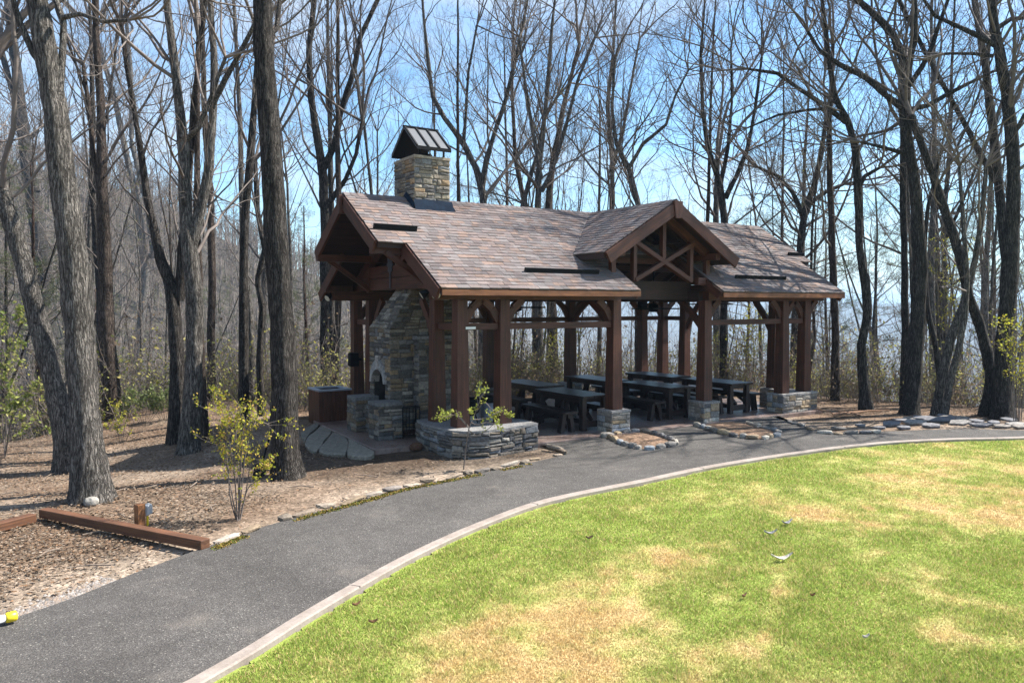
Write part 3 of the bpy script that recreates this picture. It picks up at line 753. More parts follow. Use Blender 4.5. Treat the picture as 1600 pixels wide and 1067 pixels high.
# mid rails between the posts
for (xa, xb, y) in ((XL, X1, 0), (X1, X2, 0), (X3, X4, 0), (X4, XE, 0), (XL, X1, WY), (X1, X2, WY), (X2, X3, WY), (X3, X4, WY), (X4, XE, WY)):
    b = MB(); b.beam((xa+.122, y, 2.29), (xb-.122, y, 2.29), .09, .125); part(b, 'rail', 'timber')
for (x, ya, yb) in ((XL, 0, GAP), (XL, WY-GAP, WY), (XE, 0, GAP), (XE, WY-GAP, WY)):
    b = MB(); b.beam((x, ya+.122, 2.29), (x, yb-.122, 2.29), .09, .125); part(b, 'rail', 'timber')
# knee braces
def knee(x, y, dx, dy, drop=.45, run=.45, w=.09, h=.15):
    b = MB(); a = np.array((x+dx*.10, y+dy*.10, 2.81-drop)); c = np.array((x+dx*(.10+run), y+dy*(.10+run), 2.81))
    m = (a+c)/2+np.array((-dx*.03, -dy*.03, .035)); b.beam(a, m, w, h); b.beam(m, c, w, h); part(b, 'knee_brace', 'timber')
for y in (0, WY):
    for (x, dirs) in ((XL, (1,)), (X1, (-1, 1)), (X2, (-1,) if y == 0 else (-1, 1)), (X3, (1,) if y == 0 else (-1, 1)), (X4, (-1, 1)), (XE, (-1, 1))):
        for d in dirs: knee(x, y, d, 0, .42, .36)
for x in (X2, X3):
    knee(x, 0, 0, 1, .62, .72); knee(x, WY, 0, -1, .62, .72)
for (x, ya, s) in ((XL, GAP, 1), (XL, WY-GAP, -1), (XE, GAP, 1), (XE, WY-GAP, -1)): knee(x, ya, 0, s, .8, .55)
# roof decks
def slope_pt(x, t, side, off=0): # t 0 ridge..1 eave
    y = YM+(-(YM-EYF) if side < 0 else (EYB-YM))*t; return np.array((x, y, RZ-(RZ-EZ)*t+off))
def deck(name, quad, mat='timber_dark', parent=None, th=TH, o=-.02):
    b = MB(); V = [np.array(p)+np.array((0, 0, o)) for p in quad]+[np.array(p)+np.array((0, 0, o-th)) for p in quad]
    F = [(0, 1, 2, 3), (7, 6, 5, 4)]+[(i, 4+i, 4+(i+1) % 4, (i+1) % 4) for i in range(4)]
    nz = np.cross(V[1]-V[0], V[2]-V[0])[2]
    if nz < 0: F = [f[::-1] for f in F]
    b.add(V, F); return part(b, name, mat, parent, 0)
roof_f = deck('roof_slope', [slope_pt(XU, SS, -1), slope_pt(XUR, SS, -1), slope_pt(XUR, 0, -1), slope_pt(XU, 0, -1)])
roof_b = deck('roof_slope', [slope_pt(XUR, SS, 1), slope_pt(XU, SS, 1), slope_pt(XU, 0, 1), slope_pt(XUR, 0, 1)])
deck('roof_slope', [slope_pt(XLO, 1, -1), slope_pt(NL, 1, -1), slope_pt(NL, SS, -1), slope_pt(XLO, SS, -1)])
deck('roof_slope', [slope_pt(NR, 1, -1), slope_pt(XR, 1, -1), slope_pt(XR, SS, -1), slope_pt(NR, SS, -1)])
deck('roof_slope', [slope_pt(XR, 1, 1), slope_pt(XLO, 1, 1), slope_pt(XLO, SS, 1), slope_pt(XR, SS, 1)])
DX, DW, DZE, DZR, DYF = 1.39, 2.0, 3.785, 4.972, -.39
yv = YM-(RZ-DZE)/SL; yr_ = YM-(RZ-DZR)/SL
dl = deck('dormer_slope', [(DX-DW, yv, DZE), (DX-DW, DYF, DZE), (DX, DYF, DZR), (DX, yr_, DZR)], o=-.02, th=.12)
drt = deck('dormer_slope', [(DX+DW, DYF, DZE), (DX+DW, yv, DZE), (DX, yr_, DZR), (DX, DYF, DZR)], o=-.02, th=.12)
# shingles
SH = [(.185, .138, .120), (.215, .150, .122), (.262, .172, .128), (.165, .148, .142), (.205, .182, .172), (.128, .106, .102), (.21, .165, .148), (.17, .134, .126), (.19, .172, .166)]
SH = [tuple(.38*m_+.62*v for v, m_ in zip(c, (.188, .152, .138))) for c in SH]
SH = [(c[0]*.86, c[1]*.87, c[2]*.90) for c in SH]
def shingles(name, org, u, s, D, x_range, parent, ex=.127, lift=.006):
    org = np.array(org, float); u = np.array(u, float); s = np.array(s, float); n = np.cross(u, s); n /= np.linalg.norm(n)
    b = MB(); k = 0; d = -.03
    while d < D-.02:
        a, c = x_range(max(d, 0)); x = a-R.uniform(0, .2)
        d2 = min(d+ex+.02, D+.01)
        while x < c:
            w = R.uniform(.10, .27); xa = max(x, a); xb = min(x+w-.004, c); x += w
            if xb-xa < .02: continue
            th = R.choice((.010, .016)); dd = d+R.choice((0, 0, .008)) ; col = R.choice(SH); f = R.uniform(.85, 1.15); col = tuple(v*f for v in col)
            A = org+u*xa+s*dd; B_ = org+u*xb+s*dd; C_ = org+u*xb+s*d2; E_ = org+u*xa+s*d2
            V = [A+n*(lift+th), B_+n*(lift+th), C_+n*(lift+.003), E_+n*(lift+.003), A+n*(lift-.01), B_+n*(lift-.01)]
            b.add(V, [(0, 1, 2, 3), (4, 5, 1, 0), (4, 0, 3), (1, 5, 2)], col)
        d += ex
    return b.build(name, M['shingle'], parent)
Ls = math.hypot(YM-EYF, RZ-EZ); sf = np.array((0, YM-EYF, RZ-EZ))/Ls; sb_ = np.array((0, -(EYB-YM), RZ-EZ))/Ls
dS = Ls*(1-SS)
for (xa, xb) in ((XLO-.02, NL+.02), (NR-.02, XR+.02)):
    shingles('shingle_courses', (0, EYF, EZ), (1, 0, 0), sf, dS-.03, lambda d, xa=xa, xb=xb: (xa, xb), roof_f)
shingles('shingle_courses', (0, EYF, EZ), (1, 0, 0), sf, Ls, lambda d: (1, 0) if d < dS-.14 else (XU-.02, XUR+.02), roof_f)
shingles('shingle_courses', (0, EYB, EZ), (-1, 0, 0), sb_, Ls, lambda d: (-XR-.02, -XLO+.02) if d < dS-.03 else (-XUR-.02, -XU+.02), roof_b)
Ld = math.hypot(DW, DZR-DZE); dsl = np.array((DW, 0, DZR-DZE))/Ld; dsr = np.array((-DW, 0, DZR-DZE))/Ld
shingles('shingle_courses', (DX-DW, 0, DZE), (0, -1, 0), dsl, Ld, lambda d: (-(yv+(yr_-yv)*d/Ld)-.05, -DYF+.02), dl)
shingles('shingle_courses', (DX+DW, 0, DZE), (0, 1, 0), dsr, Ld, lambda d: (DYF-.02, yv+(yr_-yv)*d/Ld+.05), drt)
def ridge_caps(p0, p1, across, drop, parent, skip=None):
    p0 = np.array(p0, float); p1 = np.array(p1, float); L = np.linalg.norm(p1-p0); d = (p1-p0)/L; ac = np.array(across, float); b = MB(); k = 0.0
    while k < L:
        m = p0+d*k; e = p0+d*min(k+.17, L); c = R.choice(SH); z = np.array((0, 0, .028)); z2 = np.array((0, 0, .018))
        dn = np.array((0, 0, -drop))
        if not (skip and skip(k)):
            b.add([m+z, e+z2, e+ac+dn+z2, m+ac+dn+z, e-ac+dn+z2, m-ac+dn+z], [(0, 3, 2, 1), (0, 1, 4, 5)], c)
        k += .15
    return b.build('ridge_cap', M['shingle'], parent)
ridge_caps((XU-.02, YM, RZ), (cx0, YM, RZ), (0, .14, 0), .14*SL, roof_f); ridge_caps((cx1, YM, RZ), (XUR+.02, YM, RZ), (0, .14, 0), .14*SL, roof_f)
ridge_caps((DX, DYF-.02, DZR), (DX, yr_, DZR), (.14, 0, 0), .14*(DZR-DZE)/DW, dl)
# black snow guards lying on the slopes
def guard(xa, xb, y, h=.10):
    b = MB(); z = rz(y)+.055; b.beam((xa, y, z), (xb, y, z-.004), .04, h, up=(0, -.35, .94)); part(b, 'snow_guard', 'metal_black', None, 0)
guard(-4.96, -4.05, 1.20, .15); guard(-2.36, -.51, -.10); guard(3.61, 5.44, -.13); guard(7.05, 7.72, 1.05)
# fascias along the eaves, barge boards on the gables
for (xa, xb, y, s) in ((XLO, NL+.02, EYF, -1), (NR-.02, XR, EYF, -1), (XLO, XR, EYB, 1)):
    b = MB(); b.beam((xa, y+s*.012, EZ-.085), (xb, y+s*.012, EZ-.085), .03, .105); part(b, 'eave_fascia', 'fascia', None, 0)
nrm_f = np.array((0, -(RZ-EZ), YM-EYF))/Ls; nrm_b = np.array((0, RZ-EZ, YM-EYF))/Ls
def barge(x, ta, tb, side, d=.25, w=.055, mat='timber'):
    n = nrm_f if side < 0 else nrm_b; b = MB(); p = slope_pt(x, ta, side)-n*(d/2+.015); q_ = slope_pt(x, tb, side)-n*(d/2+.015)
    b.beam(p, q_, w, d, up=n); part(b, 'barge_board', mat)
for side in (-1, 1):
    for x, s in ((XU, -1), (XUR, 1)): barge(x+s*.03, 0, SS, side)
    for x, s in ((XLO, -1), (XR, 1)): barge(x+s*.03, SS-.03, 1.0, side)
barge(NL+.03, SS, 1.0, -1, .2); barge(NR-.03, SS, 1.0, -1, .2)
for x, s in ((XU, -1), (XUR, 1)):
    b = MB(); b.beam((x+s*.045, YM, RZ-.42), (x+s*.045, YM, RZ-.04), .09, .14); part(b, 'peak_block', 'timber')
def zroof(y): return rz(y)-TH-.03
# purlins with projecting ends, ridge beam
for (y, xa, xb) in ((YM, XU+.05, XUR-.05), (1.06, XU-.06, XUR+.06), (WY-1.06, XU-.06, XUR+.06)):
    b = MB(); b.beam((xa, y, zroof(y)-.15), (xb, y, zroof(y)-.15), .13, .15); part(b, 'purlin', 'timber')
for (y) in (-.08, WY+.08):
    b = MB(); b.beam((XLO-.06, y, 3.20 if False else 3.07), (XL+.3, y, 3.07), .12, .16); part(b, 'beam_end', 'timber')
# rafters under the slopes
for k in range(17):
    x = -3.4+k*.63
    for side in (-1, 1):
        if side < 0 and NL-.1 < x < NR+.1: continue
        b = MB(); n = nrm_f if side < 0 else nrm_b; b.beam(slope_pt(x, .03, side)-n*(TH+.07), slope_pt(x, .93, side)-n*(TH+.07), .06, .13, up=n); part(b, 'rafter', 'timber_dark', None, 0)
# gable truss at the fireplace end (and its twin at the far end)
for gx, s in ((XL, -1), (XE, 1)):
    b = MB(); b.beam((gx, -.02, 3.16), (gx, WY+.02, 3.16), .16, .26); part(b, 'tie_beam', 'timber')
    b = MB(); b.beam((gx, .42, 3.43), (gx, WY-.42, 3.43), .155, .26); part(b, 'tie_beam', 'timber')
    for side in (-1, 1):
        n = nrm_f if side < 0 else nrm_b
        b = MB(); b.beam(slope_pt(gx, .02, side)-n*(TH+.12), slope_pt(gx, .90, side)-n*(TH+.12), .16, .2, up=n); part(b, 'principal_rafter', 'timber')
    b = MB(); b.beam((gx, YM, 3.56), (gx, YM, 4.62), .15, .15); part(b, 'king_post', 'timber')
    for d in (-1, 1):
        b = MB(); b.beam((gx, YM+d*.07, 3.62), (gx, YM+d*.9, 4.10), .12, .13); part(b, 'strut', 'timber')
        b = MB(); b.beam((gx+s*1.05, YM+d*1.586, 3.70), (gx+s*.09, YM+d*1.586, 3.06), .09, .1); part(b, 'purlin_brace', 'timber')
        b = MB(); b.beam((gx+s*.08, YM+d*1.586, 2.98), (gx+s*.08, YM+d*1.586, 3.5), .11, .11); part(b, 'bracket_post', 'timber')
    # forged leaf-shaped strap on the middle of the beam
    lf = [(0, -.40), (.035, -.40), (.035, -.06), (.12, -.02), (.10, .05), (.17, .12), (.11, .16), (.13, .26), (.06, .24), (0, .36)]
    lf = lf+[(-a, c) for a, c in lf[::-1][1:-1]]
    b = MB(); xf = gx+s*.092
    for ycen in (2.95,) if s < 0 else (YM,):
        V = [(xf, ycen+a, 3.46+c) for a, c in lf]+[(xf+s*.012, ycen+a, 3.46+c) for a, c in lf]; n = len(lf)
        b.add(V, [tuple(range(n)), tuple(range(2*n-1, n-1, -1))]+[(i, n+i, n+(i+1) % n, (i+1) % n) for i in range(n)])
    part(b, 'leaf_strap', 'bracket', None, 0)
# entrance dormer truss
DXT = DX
def db(p, q_, w=.11, h=.13, name='dormer_strut', mat='timber'):
    b = MB(); b.beam(p, q_, w, h, up=(0, 1, 0)); part(b, name, mat)
ang = (DZR-DZE)/DW
def dz(x): return DZR-ang*abs(x-DX)
for s in (-1, 1):
    n = np.array((s*ang, 0, 1)); n /= np.linalg.norm(n)
    p = np.array((DX, DYF-.035, DZR))-n*.14; q_ = np.array((DX+s*DW, DYF-.035, DZE))-n*.14
    b = MB(); b.beam(p, q_, .06, .25, up=n); part(b, 'barge_board', 'timber')
    p = np.array((DX, .05, DZR))-n*.22; q_ = np.array((DX+s*1.55, .05, dz(DX+1.55)))-n*.22
    b = MB(); b.beam(p, q_, .14, .16, up=n); part(b, 'principal_rafter', 'timber')
    db((DX+s*.95, -.02, dz(DX+.95)-.3), (DX-s*.85, -.02+s*.004, 3.24), .10, .135, 'cross_brace')
    db((DX+s*.85, .0, 3.22), (DX+s*.85, .0, dz(DX+.85)-.26), .10, .12)
    # stub posts on the main roof with beam ends
    b = MB(); b.beam((DX+s*1.42, .04, rz(.04)-.1), (DX+s*1.42, .04, 3.80), .12, .12); part(b, 'stub_post', 'timber')
    b = MB(); b.beam((DX+s*1.42, -.32, 3.80), (DX+s*1.42, .9, 3.80), .13, .15); part(b, 'beam_end', 'timber')
    db((DX+s*.9, .35, dz(DX+.9)-.25), (DX+s*.9, 2.0, dz(DX+.9)-.25), .1, .12, 'dormer_purlin', 'timber_dark')
    for k in range(4):
        yk = .35+k*.45; b = MB(); b.beam(np.array((DX+s*.06, yk, dz(DX+.06)))-n*.2, np.array((DX+s*(1.75-k*.32), yk, dz(DX+1.75-k*.32)))-n*.2, .06, .1, up=n); part(b, 'rafter', 'timber_dark', None, 0)
db((DX, .0, 3.72), (DX, .0, DZR-.26), .10, .12, 'king_post')
b = MB(); b.beam((DX, DYF-.055, DZR-.40), (DX, DYF-.055, DZR-.03), .16, .08, w1=.26, up=(0, 1, 0)); part(b, 'peak_block', 'timber')
b = MB(); b.beam((NR-.32, -.10, 3.24), (NR+.9, .0, 3.20), .10, .17); part(b, 'beam_end', 'timber')
b = MB(); b.beam((-3.70, -.135, 2.27), (-3.49, -.135, 2.27), .012, .045); part(b, 'name_plate', 'white_paint', None, 0)
# ------------------------------------------------------------------ picnic tables and benches
def make_table(label, x, y, L=1.80, W=.78):
    t = thing('picnic_table', label, 'picnic table', (x, y, 0), 0, 'picnic tables under the pavilion roof')
    b = MB(); n = 5; w = W/n
    for i in range(n): b.beam((-W/2+w*(i+.5), -L/2, .735), (-W/2+w*(i+.5), L/2, .735), w-.008, .05)
    b.build('tabletop', M['table_wood'], t, .006)
    b = MB()
    for s in (-1, 1):
        b.beam((s*(W/2-.10), -L/2+.16, .66), (s*(W/2-.10), L/2-.16, .66), .04, .098); b.beam((-W/2+.1, s*(L/2-.16), .66), (W/2-.1, s*(L/2-.16), .66), .04, .096)
    b.build('apron', M['table_wood'], t)
    for sx in (-1, 1):
        for sy in (-1, 1):
            b = MB(); b.beam((sx*(W/2-.10), sy*(L/2-.13), 0), (sx*(W/2-.10), sy*(L/2-.13), .708), .115, .115); b.build('leg', M['table_wood'], t, .006)
    b = MB()
    for sy in (-1, 1): b.beam((-W/2+.15, sy*(L/2-.13), .14), (W/2-.15, sy*(L/2-.13), .14), .07, .13)
    b.beam((0, -L/2+.17, .14), (0, L/2-.17, .14), .09, .10); b.build('stretcher', M['table_wood'], t)
    for sy in (-1, 1):
        b = MB(); b.beam((0, sy*(L/2-.20), .2), (0, sy*.2, .69), .06, .07); b.build('brace', M['table_wood'], t)
    return t
def make_bench(label, x, y, L=1.70, W=.34):
    t = thing('bench', label, 'bench', (x, y, 0), 0, 'benches beside the picnic tables')
    b = MB()
    for s in (-1, 1): b.beam((s*(W/4+.002), -L/2, .435), (s*(W/4+.002), L/2, .435), W/2-.006, .05)
    b.build('seat', M['table_wood'], t, .006)
    for sy in (-1, 1):
        for sx in (-1, 1):
            b = MB(); b.beam((sx*.145, sy*(L/2-.2), 0), (sx*.075, sy*(L/2-.2), .41), .10, .13, w1=.09, up=(0, 1, 0)); b.build('leg', M['table_wood'], t, .005)
    b = MB(); b.beam((0, -L/2+.1, .36), (0, L/2-.1, .36), .05, .098); b.build('rail', M['table_wood'], t)
    for sy in (-1, 1):
        b = MB(); b.beam((0, sy*(L/2-.23), .12), (0, sy*(L/2-.62), .33), .05, .07); b.build('brace', M['table_wood'], t)
    return t
TABS = [(-.30, 1.10, 'dark picnic table nearest the left middle front post'), (2.48, 1.33, 'dark picnic table between the two middle front posts'), (4.42, 1.20, 'reddish-brown picnic table behind the right middle post, lit from the right'),
        (.08, 3.30, 'dark picnic table in the back row at the left end'), (2.25, 3.38, 'dark picnic table in the back row, partly hidden by the left middle front post'), (4.38, 3.30, 'picnic table in the back row at the right end, in front of the orange-brown posts')]
for i, (x, y, lab) in enumerate(TABS):
    t = make_table(lab, x, y); t.rotation_euler.z = R.uniform(-.03, .03)
    short = ('nearest table, left middle post', 'table between the middle posts', 'reddish table behind the right middle post', 'left back-row table', 'middle back-row table', 'right back-row table')[i]
    for s, w in ((-1, 'left'), (1, 'right')):
        o = make_bench('dark wooden bench on the %s side of the %s' % (w, short), x+s*.66, y+R.uniform(-.1, .05)); o.rotation_euler.z = R.uniform(-.04, .04)

# ------------------------------------------------------------------ things hung and standing about the pavilion
def fan(x, z, label):
    t = thing('ceiling_fan', label, 'ceiling fan', (x, YM, z), R.random(), 'ceiling fans')
    b = MB(); b.tube([(0, 0, .1), (0, 0, 4.58-z)], .018, 8); b.build('rod', M['metal_black'], t)
    b = MB(); b.tube([(0, 0, -.11), (0, 0, -.09), (0, 0, .08), (0, 0, .13)], [.07, .13, .13, .05], 14); b.build('motor', M['metal_black'], t, 0, True)
    for k in range(5):
        a = 2*PI*k/5; c, s = math.cos(a), math.sin(a); b = MB()
        b.beam((c*.12, s*.12, -.02), (c*.68, s*.68, -.02), .13, .012, up=(-.2*s, .2*c, 1)); b.build('blade', M['metal_black'], t)
for (x, z, lab) in ((-.80, 2.66, 'black ceiling fan hanging above the leftmost tables'), (3.55, 2.62, 'black ceiling fan hanging behind the entrance gable'), (5.6, 2.74, 'black ceiling fan hanging between the right middle and right end posts')): fan(x, z, lab)
def speaker(p, label, rz=0):
    t = thing('speaker', label, 'speaker', p, rz, 'small outdoor speakers')
    b = MB(); b.beam((0, -.10, 0), (0, .10, 0), .2, .32); b.build('cabinet', M['metal_black'], t, .02)
    b = MB(); b.beam((-.104, -.08, 0), (-.104, .08, 0), .006, .28); b.build('grille', M['metal_black'], t)
    b = MB(); b.beam((.09, 0, .0), (.19, 0, .0), .05, .05); b.build('bracket', M['metal_black'], t)
p = at_depth(548, 570, 18.35); speaker((XL-.33, WY-GAP+.32, 1.42), 'black speaker box bracketed to the left back corner post')
speaker((4.25, YM+1.2, 2.72), 'small black speaker hanging under the roof behind the entrance')
def flood(p, label, aim):
    t = thing('flood_light', label, 'flood light', p, aim, 'twin flood lights under the gable eaves')
    b = MB(); b.tube([(0, 0, .13), (0, 0, .03)], [.06, .06], 12); b.build('base', M['metal_black'], t)
    for s in (-1, 1):
        b = MB(); d = np.array((-.62, s*.55, -.5)); d /= np.linalg.norm(d); o = np.array((0, s*.045, .03))
        b.tube([o, o+d*.06, o+d*.10, o+d*.20, o+d*.22], [.025, .03, .055, .085, .085], 12, False); l = b.build('lamp_head', M['metal_black'], t, 0, True)
        b = MB(); b.tube([o+d*.205, o+d*.212], [.08, .075], 12); b.build('lens', M['glass'], l)
flood((-4.30, .02, 2.95), 'black twin-headed flood light under the right eave of the fireplace gable', .5)
flood((-4.30, WY+.15, 2.93), 'black twin-headed flood light under the left eave of the fireplace gable', -.3)

# timber bin enclosure
t = thing('wooden_bin', 'square bin of dark vertical boards with pale open rim beside the fireplace terrace', 'bin', (-4.52, 4.98, -.14), 0)
W, Hb = .78, .84
for (xa, ya, xb, yb) in ((-1, -1, 1, -1), (1, -1, 1, 1), (1, 1, -1, 1), (-1, 1, -1, -1)):
    b = MB(); n = 8
    for k in range(n):
        f0, f1 = (k+.03)/n, (k+.97)/n; P = lambda f: np.array((xa+(xb-xa)*f, ya+(yb-ya)*f, 0))*(W/2-.012)
        b.beam((P(f0)+P(f1))/2+np.array((0, 0, .03)), (P(f0)+P(f1))/2+np.array((0, 0, Hb)), np.linalg.norm(P(f1)-P(f0)) if xa != xb else .024, .024 if xa != xb else np.linalg.norm(P(f1)-P(f0)), up=(0, 1, 0))
    b.build('board_side', M['timber'], t)
b = MB()
for (xa, ya, xb, yb) in ((-1, -1, 1, -1), (1, 1, -1, 1)): b.beam((xa*W/2*1.04, ya*W/2*.88, Hb+.022), (xb*W/2*1.04, yb*W/2*.88, Hb+.022), .12, .04)
for (xa, ya, xb, yb) in ((1, -1, 1, 1), (-1, 1, -1, -1)): b.beam((xa*W/2*.88, ya*W/2*.72, Hb+.020), (xb*W/2*.88, yb*W/2*.72, Hb+.020), .12, .036)
b.build('rim', M['galvanised'], t, .004)
# log rack by the hearth
t = thing('log_rack', 'black wire log rack standing against the side of the fireplace', 'log rack', (-4.02, 1.66, 0))
b = MB(); w, d, h = .19, .10, .62
for sx in (-1, 1):
    for sy in (-1, 1): b.tube([(sx*w, sy*d, 0), (sx*w, sy*d, h)], .011, 6)
for z in (.06, .30, h):
    for sy in (-1, 1): b.tube([(-w, sy*d, z), (w, sy*d, z)], .009, 6)
    for sx in (-1, 1): b.tube([(sx*w, -d, z), (sx*w, d, z)], .009, 6)
for k in range(4):
    x = -w+2*w*(k+1)/5; b.tube([(x, -d, .06), (x, -d, h)], .006, 6)
b.build('frame', M['metal_black'], t)
for k in range(4):
    b = MB(); x = -.12+.08*k; b.tube([(x, -.13, .105+.01*(k % 2)), (x, .13, .105)], .036, 8); b.build('log', M['timber_dark'], t)
# galvanised can with black liner
t = thing('litter_bin', 'grey metal litter bin with black lid behind the curved stone wall', 'litter bin', (-1.95, 1.95, 0))
b = MB(); b.tube([(0, 0, 0), (0, 0, .02), (0, 0, .55)], [.16, .17, .19], 20); b.build('can', M['galvanised'], t, 0, True)
b = MB(); b.tube([(0, 0, .55), (0, 0, .60), (0, 0, .66), (0, 0, .70)], [.20, .20, .15, .03], 20); b.build('lid', M['metal_black'], t, 0, True)
t = thing('fire_pot', 'round black pot on the floor between the left front posts', 'pot', (-2.55, 1.75, 0))
b = MB(); b.tube([(0, 0, .32), (0, 0, .40), (0, 0, .62), (0, 0, .70), (0, 0, .72)], [.10, .20, .25, .20, .06], 18); b.build('bowl', M['metal_black'], t, 0, True)
for k in range(3):
    a = 2*PI*k/3; b = MB(); b.tube([(math.cos(a)*.24, math.sin(a)*.24, 0), (math.cos(a)*.12, math.sin(a)*.12, .4)], .014, 6); b.build('leg', M['metal_black'], t)

# flagstone landing and step at the fireplace end
def flag(pts, z, th, label, col):
    P = [np.array(p) for p in px2(pts, z)]
    P = smooth(P+[P[0]], 2)[:-1]; P = [p+np.array((R.uniform(-.015, .015), R.uniform(-.015, .015))) for p in P]
    c = np.mean(P, 0); b = MB(); n = len(P)
    V = [(p[0], p[1], z-th) for p in P]+[(p[0]+(p[0]-c[0])*.012, p[1]+(p[1]-c[1])*.012, z-.02) for p in P]+[(c[0]+(p[0]-c[0])*.965, c[1]+(p[1]-c[1])*.965, z+R.uniform(-.006, .006)) for p in P]+[(c[0], c[1], z+.004)]
    V = [(v[0]-c[0], v[1]-c[1], v[2]) for v in V]
    F = []
    for i in range(n):
        j = (i+1) % n; F += [(i, j, n+j, n+i), (n+i, n+j, 2*n+j, 2*n+i), (2*n+i, 2*n+j, 3*n)]
    b.add(V, F, col); o = b.build('flagstone', M['stone'], None); o.location = (c[0], c[1], 0)
    tag(o, label, 'flagstone', 'flagstones of the landing beside the fireplace')
FS = (.20, .178, .142)
for pts, z, th, lab, f in (([(543, 683), (575, 700), (586, 705), (578, 711), (560, 712), (542, 709), (545, 694)], -.02, .13, 'flat landing stone at the near corner of the fireplace slab', 1.1),
                           ([(521, 672), (541, 683), (543, 695), (539, 708), (520, 708), (498, 704), (508, 690)], -.02, .13, 'broad flat landing stone in the middle of the fireplace landing', .95),
                           ([(503, 663), (519, 671), (507, 688), (495, 703), (479, 697), (478, 686), (488, 676)], -.02, .13, 'flat landing stone next to the wooden bin', 1.05),
                           ([(494, 661), (501, 662), (487, 675), (477, 685), (470, 680), (474, 670)], -.02, .13, 'leftmost flat stone of the fireplace landing', .9)):
    flag(pts, z, th, lab, tuple(v*f for v in FS))
for pts, lab, f in (([(470, 700), (495, 709), (520, 714), (548, 716), (552, 723), (515, 725), (480, 717)], 'long low step stone below the fireplace landing', .85), ([(452, 690), (468, 700), (478, 716), (462, 722), (446, 706)], 'low step stone nearest the big dark trunk', .75)):
    flag(pts, -.16, .2, lab, tuple(v*f for v in FS))
# log lump by the slab
t = mobj('stump', rock_mesh('stump', .13, .10, .09, (.10, .05, .03), M['stone'], 2, .2, .4)); p = at_z(650, 698, -.02); t.location = p; tag(t, 'small reddish block of wood lying at the edge of the fireplace slab', 'wood block')

# ------------------------------------------------------------------ left foreground
def timber(name, a, c, label, mat='landscape_timber', w=.13, h=.11):
    a = np.array(a); c = np.array(c); m = (a+c)/2; b = MB(); b.beam(a-m, c-m, w, h); o = b.build(name, M[mat], None, .01); o.location = m; return tag(o, label, 'timber edging', 'landscape timbers at the left')
a = at_z(68, 799, .02); c = at_z(321, 850, .02); timber('edging_timber', (a[0], a[1], .01), (c[0], c[1], .02), 'long brown square timber lying on the soil up to the path')
a2 = at_z(52, 806, .0); c2 = at_z(-150, 858, .0); timber('edging_timber', (a2[0], a2[1], -.02), (c2[0], c2[1], -.03), 'orange-brown square timber running out of the left edge of the photo')
P = gpt(219, 826); t = thing('outlet_post', 'short brown wooden post with grey weatherproof outlet boxes', 'outlet post', (P[0], P[1], -.08), .35)
b = MB(); b.beam((0, 0, 0), (0, 0, .30), .10, .10); b.build('post', M['post_wood'], t, .006)
for k, (dx_, dy_) in enumerate(((.075, -.02), (.13, .02))):
    b = MB(); b.beam((dx_, dy_-.03, .21), (dx_, dy_+.05, .21), .05, .13); bx_ = b.build('outlet_box', M['grey_plastic'], t, .008)
    b = MB(); b.beam((dx_+.005, dy_-.045, .21), (dx_+.005, dy_-.034, .21), .035, .10); b.build('cover', M['grey_plastic'], bx_, .003)
b = MB(); b.tube([(.09, -.01, 0), (.09, -.01, .15)], .015, 8); b.build('conduit', M['yellow_plastic'], t)
p = gpt(143, 790); o = mobj('rock', rock_mesh('rock', .10, .09, .075, (.5, .47, .43), M['rock_pale'], 3, .12, .2)); o.location = (p[0], p[1], p[2]+.05); tag(o, 'rounded pale rock at the foot of the big grey trunk', 'rock')
P = at_z(0, 973, .0); t = thing('marker_pipe', 'white pipe with yellow end cap lying at the left edge beside the path', 'pipe', (P[0], P[1], .03), math.atan2(.25, 1))
b = MB(); b.tube([(-.5, 0, 0), (.045, 0, 0)], .032, 12); b.build('pipe', M['white_paint'], t, 0, True)
b = MB(); b.tube([(.04, 0, 0), (.05, 0, 0), (.115, 0, 0), (.125, 0, 0)], [.036, .045, .045, .036], 12); b.build('end_cap', M['yellow_plastic'], t, 0, True)
# shovel leaning on the big trunk
P = gpt(403, 748); Q_ = at_depth(424, 672, depth_of(P[0], P[1])+.15); t = thing('shovel', 'black long-handled shovel leaning against the big dark trunk', 'shovel', P)
d = Q_-P; b = MB(); b.tube([d*.12, d], .016, 8); b.build('handle', M['metal_black'], t)
b = MB(); e = d/np.linalg.norm(d); sx = RT
V = [e*.30-sx*.03, e*.30+sx*.03, e*.22-sx*.10, e*.22+sx*.10, e*.05-sx*.10, e*.05+sx*.10, -e*.02]
V = V+[v+np.array((-.012*FWD2[0], -.012*FWD2[1], 0)) for v in V]
F = [(0, 1, 3, 2), (2, 3, 5, 4), (4, 5, 6)]; b.add(V, F+[tuple(7+i for i in f[::-1]) for f in F]+[(0, 2, 9, 7), (2, 4, 11, 9), (4, 6, 13, 11), (6, 5, 12, 13), (5, 3, 10, 12), (3, 1, 8, 10), (1, 0, 7, 8)]); b.build('blade', M['metal_black'], t)

